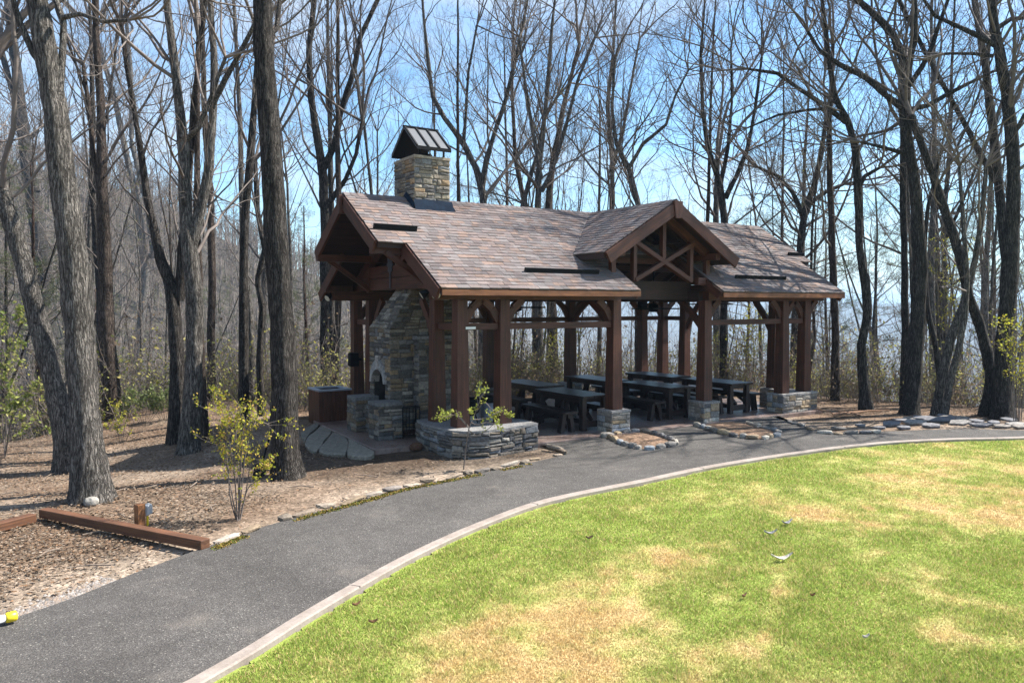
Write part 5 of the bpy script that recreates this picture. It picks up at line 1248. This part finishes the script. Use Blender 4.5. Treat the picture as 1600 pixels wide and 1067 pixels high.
for i in range(2):
    (TV, TQ), (CV, CQ), (LV, LQ, lc) = pine_data(300+i, 17+2*i)
    t = thing('pine_tree', None, 'pine tree'); mobj('trunk', fast_mesh('trunk', TV, TQ, M['bark_pine'], smooth=True), t); c = mobj('crown', fast_mesh('crown', CV, CQ, M['twig_dark'], smooth=True), t); mobj('needles', fast_mesh('needles', LV, LQ, M['needles'], lc), c); PINES.append(t)
pused = [False]*2
def place(protos, flags, i, x, y, rz_, sc, label, group):
    o = protos[i] if not flags[i] else copy_tree(protos[i]); flags[i] = True
    o.location = (x, y, float(ground_z(x, y))-.05); o.rotation_euler = (R.uniform(-.03, .03), R.uniform(-.03, .03), rz_); o.scale = (sc, sc, sc*R.uniform(.95, 1.1)); tag(o, label, 'pine tree' if protos is PINES else 'tree', group); return o
taken = []
LABS = [('bare tree in the woods on the slope left of the pavilion', 'bare trees in the woods left of the pavilion'), ('bare tree in the woods behind the pavilion roof', 'bare trees in the woods behind the pavilion'), ('bare tree in the woods right of the pavilion', 'bare trees in the woods right of the pavilion')]
tries = 0; placed = 0
while placed < 145 and tries < 6000:
    tries += 1
    px = R.uniform(-150, 1750); D = 20.5*(78/20.5)**(R.random()**.85)
    if px > 690 and R.random() < (.5 if px < 1290 else .0): continue
    P = at_depth(px, 476, D); x, y = P[0], P[1]
    if in_poly(np.array(x), np.array(y), FLAT): continue
    if -6 < x < 8.5 and y < 8.0: continue
    if any((x-a)**2+(y-c)**2 < (1.1+D*.022)**2 for a, c in taken): continue
    taken.append((x, y)); i = R.choice((0, 1, 2, 3, 3, 4, 4, 5, 6, 6, 7, 7)) if not 640 < px < 1290 else R.choice((3, 4, 4, 6, 6, 7)); l = LABS[0 if px < 500 else 1 if px < 1290 else 2]
    place(PROTO, used, i, x, y, R.uniform(0, 6.28), R.uniform(.8, 1.15), *l); placed += 1
k_ = 0; tries = 0
while k_ < 85 and tries < 4000:
    tries += 1; px = R.uniform(660, 1290); D = R.uniform(24, 62); P = at_depth(px, 476, D); x, y = P[0], P[1]
    if in_poly(np.array(x), np.array(y), FLAT) or (-6 < x < 8.5 and y < 7.6) or any((x-a)**2+(y-c)**2 < .9**2 for a, c in taken): continue
    taken.append((x, y)); place(PROTO, used, R.choice((4, 6, 6, 7, 7, 3)), x, y, R.uniform(0, 6.28), R.uniform(.55, .9), 'slim young tree in the woods seen under or beside the pavilion roof', 'slim young trees behind the pavilion'); k_ += 1
k_ = 0; tries = 0
while k_ < 26 and tries < 4000:
    tries += 1; px = R.uniform(1300, 1700); D = R.uniform(21, 55); P = at_depth(px, 476, D); x, y = P[0], P[1]
    if in_poly(np.array(x), np.array(y), FLAT) or any((x-a)**2+(y-c)**2 < .8**2 for a, c in taken): continue
    taken.append((x, y)); place(PROTO, used, R.choice((4, 6, 6, 7, 7)), x, y, R.uniform(0, 6.28), R.uniform(.55, .95), 'slim young tree in the brushy woods right of the pavilion', 'slim young trees right of the pavilion'); k_ += 1
for (px, D, i) in ((60, 30, 0), (-30, 34, 1), (150, 42, 0), (1258, 36, 1), (1300, 44, 0), (1480, 33, 1), (1220, 50, 0), (1390, 55, 1), (1560, 42, 0), (330, 60, 1), (480, 40, 0), (1165, 48, 1)):
    P = at_depth(px, 476, D); place(PINES, pused, i, P[0], P[1], R.uniform(0, 6), R.uniform(.75, 1.0), *(('dark green pine among the bare trees at the left', 'pines at the left') if px < 600 else ('dark green pine among the bare trees at the right', 'pines at the right')))

# ---- brush: thin stems with sparse young leaves on the slopes (nobody could count it)
def clump(seed, h, n, nl, cols, lsize=.085):
    g_ = np.random.default_rng(seed); st = g_.normal(0, .25, (n, 3)); st[:, 2] = -.15; d = unit(np.stack([g_.normal(0, .35, n), g_.normal(0, .35, n), np.ones(n)], -1)); L = h*g_.uniform(.5, 1.1, n)
    A, RA = grow(d, st, L, g_.uniform(.006, .013, n), 5, g_, .14, .02); T = [tubes(A, RA, 3)]
    p, d, r, t = spawn(A, RA, L, 4.0, .2, g_, (.4, 1.0)); l2 = g_.uniform(.2, .7, len(t)); B, RB = grow(d, p, l2, np.full(len(t), .0045), 4, g_, .18, .02, .6); T.append(tubes(B, RB, 3))
    V, Q = join(T); tip = np.concatenate([B[:, -1], B[:, 2], B[:, 3]]); k = g_.choice(len(tip), min(nl, len(tip)), False); LV, LQ = leaf_quads(tip[k]+g_.normal(0, .03, (len(k), 3)), lsize, g_); c = np.array(cols)[g_.integers(0, len(cols), len(k))]*g_.uniform(.6, 1.25, (len(k), 1))
    return (V, Q), (LV, LQ, c)
YG = [(.38, .36, .09), (.30, .31, .08), (.44, .38, .13), (.24, .25, .08)]; BR = [(.20, .14, .09), (.26, .19, .12), (.15, .11, .075), (.22, .20, .09)]
CL = [clump(400+i, h, n, nl, c) for i, (h, n, nl, c) in enumerate(((2.2, 7, 170, YG), (1.6, 9, 200, YG), (2.8, 6, 60, BR), (1.3, 10, 120, BR), (2.0, 8, 130, YG+BR)))]
def scatter_brush(name, label, spots):
    VS = []; QS = []; LS = []; LQs = []; LC = []; o1 = o2 = 0
    for (x, y, s) in spots:
        (V, Q), (LV, LQ, c) = CL[R.randrange(len(CL))]; a = R.uniform(0, 6.28); Rm = np.array([[math.cos(a), -math.sin(a), 0], [math.sin(a), math.cos(a), 0], [0, 0, 1]])*s; T = np.array([x, y, float(ground_z(x, y))])
        VS.append(V@Rm.T+T); QS.append(Q+o1); o1 += len(V); LS.append(LV@Rm.T+T); LQs.append(LQ+o2); o2 += len(LV); LC.append(c)
    V = np.concatenate(VS); Q = np.concatenate(QS); o = mobj(name, fast_mesh(name, V, Q, M['twig'])); tag(o, label, 'brush', kind='stuff')
    lv = mobj('brush_leaves', fast_mesh('brush_leaves', np.concatenate(LS), np.concatenate(LQs), M['leaf_spring'], np.concatenate(LC)), o); tag(lv, kind='stuff')
sp = []
while len(sp) < 620:
    px = R.uniform(-150, 1750); D = 19*(52/19)**R.random(); P = at_depth(px, 476, D); x, y = P[0], P[1]
    if in_poly(np.array(x), np.array(y), FLAT) or (-6.5 < x < 8.2 and y < 7.4): continue
    sp.append((x, y, R.uniform(.6, 1.25)))
while len(sp) < 1300:
    px = R.choice((R.uniform(560, 1330), R.uniform(560, 1330), R.uniform(-120, 620), R.uniform(1250, 1700))); D = R.uniform(19, 34); P = at_depth(px, 476, D); x, y = P[0], P[1]
    if in_poly(np.array(x), np.array(y), FLAT) or (-6.5 < x < 8.2 and y < 6.9): continue
    sp.append((x, y, R.uniform(.6, 1.3)))
scatter_brush('undergrowth', 'thin leafless brush with sparse yellow-green leaves on the slope behind', sp)

# ---- far-off woods on the hill and the valley side, one mass of small bare trees
def far_woods(n):
    g_ = np.random.default_rng(77); d = g_.uniform(62, 215, n*2); px = g_.uniform(-450, 2000, n*2); s_ = (px-800)/FOC*d
    x = CAM[0]+d*FWD2[0]+s_*RGT2[0]; y = CAM[1]+d*FWD2[1]+s_*RGT2[1]; k = (g_.random(n*2) < np.where(px < 720, 1, .45)); x = x[k][:n]; y = y[k][:n]; m = len(x); z = ground_z(x, y)
    h = g_.uniform(5, 10, m); B = np.stack([x, y, z-.3], -1); T = B+np.stack([g_.normal(0, .5, m), g_.normal(0, .5, m), h], -1)
    f = np.linspace(0, 1, 4)[None, :, None]; P = B[:, None]*(1-f)+T[:, None]*f; r = g_.uniform(.08, .17, m)[:, None]*(1-.8*np.linspace(0, 1, 4))[None]; A1 = tubes(P, r, 3)
    nb = 16; i = np.repeat(np.arange(m), nb); t = g_.uniform(.3, 1, len(i))[:, None]; S = B[i]*(1-t)+T[i]*t; a = g_.uniform(0, 2*PI, len(i)); L = (h[i]*.30*(1.15-t[:, 0])+.6)
    D_ = np.stack([np.cos(a), np.sin(a), g_.uniform(.5, 1.6, len(i))], -1); A, RA = grow(unit(D_), S, L, np.full(len(i), .045), 3, g_, .2, .06, .3); A2 = tubes(A, RA, 3)
    V, Q = join([A1, A2]); return fast_mesh('far_woods', V, Q, M['twig'])
o = mobj('far_woods', far_woods(4600)); tag(o, 'far-off bare woods covering the hillside and the valley', 'woods', kind='stuff')
def far_leaves(n):
    g_ = np.random.default_rng(78); d = g_.uniform(30, 190, n); px = g_.uniform(-300, 1900, n); s_ = (px-800)/FOC*d; x = CAM[0]+d*FWD2[0]+s_*RGT2[0]; y = CAM[1]+d*FWD2[1]+s_*RGT2[1]
    k = (fbm(x*.09, y*.09, 3) > .5) & ~in_poly(x, y, FLAT) & ~((x > -6.5) & (x < 8.5) & (y < 8)); x = x[k]; y = y[k]; d = d[k]; m = len(x); C = np.repeat(np.stack([x, y, ground_z(x, y)+g_.uniform(.3, 4.5, m)], -1), 16, 0); C = C+g_.normal(0, .55, C.shape); V, Q = leaf_quads(C, .16, g_); pal = np.array(YG+[(.30, .24, .12)]); return fast_mesh('spring_leaves', V, Q, M['leaf_spring'], pal[g_.integers(0, len(pal), len(C))]*g_.uniform(.6, 1.1, (len(C), 1)))
lv_ = mobj('spring_leaves', far_leaves(5200), o); tag(lv_, kind='stuff')

# ---- individual shrubs
def shrub(name, label, cat, base, stems_px, leaf_n, lsize, cols, seed, dep=None, r=.008, dens=6, twl=(.15, .45), mat='twig'):
    g_ = np.random.default_rng(seed); D = depth_of(base[0], base[1]); A = []; loc = np.array(base)
    T = []; tips = []
    for st in stems_px:
        P = np.array([at_depth(x, y, D+g_.normal(0, .05)+(0 if i == 0 else g_.normal(0, .08))) for i, (x, y) in enumerate(st)]); P, Rr, L = resample(np.array(smooth(list(P), 3)), np.linspace(r, r*.4, len(smooth(list(P), 3))), 12)
        T.append(tubes(P[None], Rr[None], 6)); p, d, rr_, t = spawn(P[None], Rr[None], np.array([L]), dens, .35, g_, (.4, 1.0)); l2 = g_.uniform(*twl, len(t))
        B, RB = grow(d, p, l2, np.full(len(t), r*.33), 5, g_, .16, .06, .5); T.append(tubes(B, RB, 4))
        p, d, rr_, t = spawn(B, RB, l2, 6, .2, g_, (.4, .9)); l3 = g_.uniform(.06, .2, len(t)); C, RC = grow(d, p, l3, np.full(len(t), r*.22), 3, g_, .15, .05, .6); T.append(tubes(C, RC, 3)); tips += [B[:, -1], B[:, 3], C[:, -1], C[:, 2], C[:, 1]]
    V, Q = join(T); t_ = thing(name, label, cat, tuple(loc)); mobj('stems', fast_mesh('stems', V-loc, Q, M[mat], smooth=True), t_)
    tips = np.concatenate(tips); k = g_.integers(0, len(tips), leaf_n); LV, LQ = leaf_quads(tips[k]+g_.normal(0, .018, (leaf_n, 3)), lsize, g_); c = np.array(cols)[g_.integers(0, len(cols), leaf_n)]*g_.uniform(.65, 1.25, (leaf_n, 1))
    mobj('leaves', fast_mesh('leaves', LV-loc, LQ, M['leaf_spring'], c), t_); return t_
YL = [(.42, .40, .03), (.36, .36, .035), (.48, .40, .05), (.28, .31, .035), (.46, .30, .07)]
B0 = gpt(371, 812)
shrub('yellow_shrub', 'multi-stemmed shrub with bright yellow-green young leaves on the bare soil by the path', 'shrub', B0, [[(371, 814), (368, 760), (367, 700), (372, 640)], [(370, 814), (362, 770), (352, 720), (336, 690), (322, 684)], [(373, 814), (378, 760), (385, 700), (402, 650), (416, 638)], [(371, 814), (366, 740), (356, 680), (345, 650), (335, 640)], [(373, 814), (376, 740), (380, 670), (392, 640)], [(375, 814), (384, 770), (392, 720), (398, 700)], [(370, 814), (360, 780), (356, 730), (352, 700), (360, 660)], [(373, 814), (372, 720), (366, 660), (356, 632)], [(373, 814), (377, 700), (396, 655), (410, 660), (424, 665)], [(374, 814), (386, 765), (402, 752), (412, 751)]], 1900, .040, YL, 41, r=.009, dens=7)
B1 = gpt(724, 735)
shrub('sapling', 'slender pale-stemmed sapling with sparse young leaves in front of the curved stone wall', 'sapling', B1, [[(724, 737), (728, 700), (732, 672), (738, 655), (745, 640), (752, 618)], [(733, 668), (722, 655), (710, 648), (696, 652)], [(732, 668), (718, 652), (712, 640)], [(738, 655), (752, 655), (770, 648), (786, 640)], [(736, 660), (745, 664), (760, 660), (772, 662), (780, 655)], [(745, 642), (757, 628), (768, 640), (775, 642)], [(733, 672), (745, 680), (760, 672), (772, 662)]], 800, .045, [(.30, .34, .06), (.38, .38, .06), (.24, .28, .05)], 42, r=.011, dens=4.5, twl=(.1, .3))
B2 = gpt(8, 715)
shrub('leafy_shrub', 'tall shrub with clusters of broad yellow-green leaves at the left edge', 'shrub', B2, [[(8, 715), (10, 640), (14, 580), (22, 530), (30, 495)], [(8, 715), (4, 650), (2, 590), (12, 545)], [(8, 715), (16, 660), (28, 620), (44, 606)], [(8, 715), (2, 640), (-8, 570), (-6, 510)], [(8, 715), (20, 650), (36, 640), (48, 660)]], 900, .095, [(.26, .30, .07), (.34, .36, .10), (.18, .23, .05), (.40, .38, .12)], 43, r=.014, dens=4.5, twl=(.2, .55))
B3 = gpt(192, 690)
shrub('yellow_shrub', 'small low shrub with yellow leaves between the thick grey trunk and the close pair', 'shrub', B3, [[(190, 700), (188, 660), (180, 640)], [(190, 700), (195, 665), (200, 650)], [(190, 700), (182, 670), (172, 662)], [(192, 700), (204, 672), (212, 660)]], 420, .05, YL[:4]+[(.2, .22, .05)], 44, r=.008, dens=7, twl=(.2, .5))
for k, (px, py, lab) in enumerate(((225, 660, 'low green broadleaf bush left of the close pair of trunks'), (258, 655, 'low green bush at the foot of the slope beside the close pair of trunks'))):
    Bb = gpt(px, py); shrub('evergreen_bush', lab, 'shrub', Bb, [[(px+a*.3, py), (px+a*.7, py-14), (px+a, py-30-5*(a % 3))] for a in (-26, -18, -10, -3, 5, 13, 20, 27)], 1300, .06, [(.11, .15, .05), (.16, .20, .07), (.20, .22, .09)], 45+k, r=.006, dens=9, twl=(.15, .45))
for k, (px, py, D, lab) in enumerate(((1590, 645, 18.0, 'yellow-leaved bush at the right edge beside the rightmost trunk'), (1172, 640, 25.5, 'bright yellow-green sapling behind the right bay of the pavilion'), (1102, 570, 30, 'fresh green young tree far behind the right bay'), (880, 585, 27, 'yellow-green bush beyond the back tables'), (1485, 400, 23, 'small yellow-budding tree behind the slanting trunk'))):
    G = at_depth(px, 600, D); G[2] = float(ground_z(G[0], G[1])); gy = 476+(CAMZ-G[2])*FOC/D; hh = 2.4*FOC/D
    top = min(gy-hh, py-20); shrub('yellow_shrub', lab, 'shrub', G, [[(px+a*.2, gy), (px+a*.5, (gy+top)/2), (px+a, top+abs(a)*.6)] for a in (-26, -14, -5, 4, 12, 24)], 900, .06, YL[:4], 50+k, r=.012, dens=5, twl=(.25, .7))

# ---- leaf litter and twigs on the soil
def litter(n, seed=9):
    g_ = np.random.default_rng(seed); d = 6.5*(32/6.5)**(g_.random(n*3)**.95); s = -d*.75+g_.random(n*3)*d*1.5
    x = CAM[0]+d*FWD2[0]+s*RGT2[0]; y = CAM[1]+d*FWD2[1]+s*RGT2[1]; AP = [tuple(p) for p in asphalt_poly]
    k = ~in_poly(x, y, AP) & ~in_poly(x, y, [tuple(p) for p in lawn_poly]) & ~in_poly(x, y, slab_poly) & ~((x > -5.2) & (x < 6.9) & (y > -.3) & (y < 5.7))
    dens = np.clip(.12+.85*sstep(.40, .62, fbm(x*.7+9, y*.7))+.5*sstep(-1, 5, y)*(x < -6), 0, 1)*np.where((x > -6) & (x < 7.5) & (y < 0), .45, 1)
    bare_ = sstep(1.25, .35, dist_poly(x, y, AP)+.5*(fbm(x*1.4, y*1.4)-.5)); dens *= 1-.85*bare_
    near = (x < -8.6) & (y < -1); dens = np.where(near, np.maximum(dens, .80*(1-.95*bare_)), dens)
    k &= g_.random(n*3) < dens; x = x[k][:n]; y = y[k][:n]; d = d[k][:n]; m = len(x)
    C = np.stack([x, y, ground_z(x, y)+.012+.02*g_.random(m)], -1); V, Q = leaf_quads(C, .055, g_, .0); V = V.reshape(-1, 4, 3); V[:, :, 2] = C[:, None, 2]+(V[:, :, 2]-C[:, None, 2])*.28; V = V.reshape(-1, 3)
    pal = np.array([(.145, .098, .064), (.20, .138, .092), (.25, .185, .13), (.095, .066, .045), (.31, .245, .188), (.19, .112, .064), (.135, .10, .072), (.21, .168, .126)]); c = pal[g_.integers(0, len(pal), m)]*g_.uniform(.7, 1.2, (m, 1))
    return fast_mesh('leaf_litter', V, Q, M['leaf_dead'], c)
o = mobj('leaf_litter', litter(90000)); tag(o, 'dry brown fallen leaves and wood chips covering the soil', 'leaf litter', kind='stuff')
def moss(n):
    g_ = np.random.default_rng(21); P = smooth(px2([(338, 852), (430, 818), (560, 783), (640, 761), (760, 737), (868, 715)]), 8); P = np.array(P); i = g_.integers(0, len(P)-1, n); f = g_.random((n, 1)); B = P[i]*(1-f)+P[i+1]*f+g_.normal(0, .035, (n, 2)); k = fbm(B[:, 0]*1.1, B[:, 1]*1.1) > .47; B = B[k]; m = len(B)
    C = np.c_[B, np.full(m, -.03)]; V, Q = leaf_quads(C, .035, g_); V[:, 2] = np.abs(V[:, 2]+.03)*.8-.03; pal = np.array([(.16, .15, .03), (.22, .16, .04), (.10, .12, .025), (.27, .17, .05)]); return fast_mesh('moss', V, Q, M['leaf_dead'], pal[g_.integers(0, 4, m)]*g_.uniform(.7, 1.2, (m, 1)))
o = mobj('moss', moss(4500)); tag(o, 'yellow-green moss and dry leaves along the edging stones of the path', 'moss', kind='stuff')
def gravel(n):
    g_ = np.random.default_rng(23); P = np.array(smooth(px2([(20, 962), (70, 944), (120, 926), (185, 900)]), 8)); i = g_.integers(0, len(P)-1, n); f = g_.random((n, 1)); B = P[i]*(1-f)+P[i+1]*f+np.abs(g_.normal(0, .11, (n, 1)))*np.array([[-.5, .85]]); m = n
    C = np.c_[B, np.full(m, -.05)]; s = g_.uniform(.008, .024, (m, 1)); oct_ = np.array([(1, 0, 0), (0, 1, 0), (-1, 0, 0), (0, -1, 0), (0, 0, .8)]); V = (C[:, None]+oct_[None]*s[:, None]*g_.uniform(.7, 1.3, (m, 5, 1))).reshape(-1, 3); T = np.array([(0, 1, 4), (1, 2, 4), (2, 3, 4), (3, 0, 4)]); Q = (np.arange(m)[:, None, None]*5+T[None]).reshape(-1, 3); c = np.repeat(np.array([(.24, .205, .18), (.33, .30, .275), (.17, .155, .145), (.27, .21, .165)])[g_.integers(0, 4, m)], 4, 0); return fast_mesh('gravel', V, Q, M['leaf_dead'], c)
o = mobj('gravel', gravel(1100)); tag(o, 'pale loose gravel along the left edge of the asphalt path', 'gravel', kind='stuff')

# ------------------------------------------------------------------ air
hz_ = MB(); hz_.box((CAM[0], CAM[1], -20), (6900, 6900, 130)); o = mobj('haze', hz_.mesh('haze', bpy.data.materials.new('haze_air'))); tag(o, kind='stuff', label='thin blue haze of the air over the valley', cat='haze')
hm = o.data.materials[0]; hm.use_nodes = True; ht = hm.node_tree; ht.nodes.clear(); ho = ht.nodes.new('ShaderNodeOutputMaterial'); hv = ht.nodes.new('ShaderNodeVolumePrincipled'); hv.inputs['Color'].default_value = (.48, .74, 1, 1); hv.inputs['Density'].default_value = HAZE; hv.inputs['Anisotropy'].default_value = .2; ht.links.new(hv.outputs[0], ho.inputs['Volume'])
# ------------------------------------------------------------------ camera, sun, sky
cam = bpy.data.cameras.new('camera'); co = link(bpy.data.objects.new('camera', cam)); scene.camera = co
cam.sensor_width = 36; cam.lens = FOC/1600*36; cam.clip_start = .1; cam.clip_end = 9000
Mx = Matrix(((RT[0], UPV[0], -FW[0]), (RT[1], UPV[1], -FW[1]), (RT[2], UPV[2], -FW[2]))); co.matrix_world = Matrix.Translation(Vector(CAM))@Mx.to_4x4()
SUN_AZ, SUN_EL = math.radians(-14), math.radians(50)      # towards the sun, measured from +x
sd = Vector((math.cos(SUN_AZ)*math.cos(SUN_EL), math.sin(SUN_AZ)*math.cos(SUN_EL), math.sin(SUN_EL)))
sl = bpy.data.lights.new('sun', 'SUN'); sl.energy = 5.0; sl.angle = math.radians(.55); sl.color = (1, .95, .88)
so = link(bpy.data.objects.new('sun', sl)); so.rotation_euler = sd.to_track_quat('Z', 'Y').to_euler(); so.location = (20, 0, 40)
w = bpy.data.worlds.new('World'); scene.world = w; w.use_nodes = True; nt = w.node_tree; nt.nodes.clear()
N_ = nt.nodes.new; out = N_('ShaderNodeOutputWorld'); bg = N_('ShaderNodeBackground'); sky = N_('ShaderNodeTexSky'); sky.sky_type = 'NISHITA'; sky.sun_disc = False; sky.sun_elevation = SUN_EL; sky.sun_rotation = PI/2-SUN_AZ; sky.air_density = 1.0; sky.dust_density = .5; sky.ozone_density = 2.0
tc = N_('ShaderNodeTexCoord'); mp = N_('ShaderNodeMapping'); mp.inputs['Scale'].default_value = (1.6, 1.6, 4.2); nt.links.new(tc.outputs['Generated'], mp.inputs[0])
nz = N_('ShaderNodeTexNoise'); nz.inputs['Scale'].default_value = 1.7; nz.inputs['Detail'].default_value = 8; nz.inputs['Roughness'].default_value = .58; nz.inputs['Distortion'].default_value = .5; nt.links.new(mp.outputs[0], nz.inputs['Vector'])
cr = N_('ShaderNodeValToRGB'); cr.color_ramp.elements[0].position = .39; cr.color_ramp.elements[0].color = (0, 0, 0, 1); cr.color_ramp.elements[1].position = .70; cr.color_ramp.elements[1].color = (.85, .85, .85, 1); nt.links.new(nz.outputs['Fac'], cr.inputs[0])
mx = N_('ShaderNodeMix'); mx.data_type = 'RGBA'; nt.links.new(cr.outputs[0], mx.inputs[0]); tn = N_('ShaderNodeMix'); tn.data_type = 'RGBA'; tn.blend_type = 'MULTIPLY'; tn.inputs[0].default_value = 1; tn.inputs[7].default_value = (.80, 1.03, 1.12, 1); nt.links.new(sky.outputs[0], tn.inputs[6]); nt.links.new(tn.outputs[2], mx.inputs[6]); mx.inputs[7].default_value = (4.3, 4.6, 5.0, 1)
nt.links.new(mx.outputs[2], bg.inputs[0]); bg.inputs[1].default_value = .088; nt.links.new(bg.outputs[0], out.inputs[0])
scene.view_settings.view_transform = 'Standard'; scene.view_settings.look = 'None'; scene.view_settings.exposure = 1.38; scene.view_settings.gamma = 1
scene.cycles.max_bounces = 6; scene.cycles.diffuse_bounces = 3; scene.cycles.transparent_max_bounces = 4
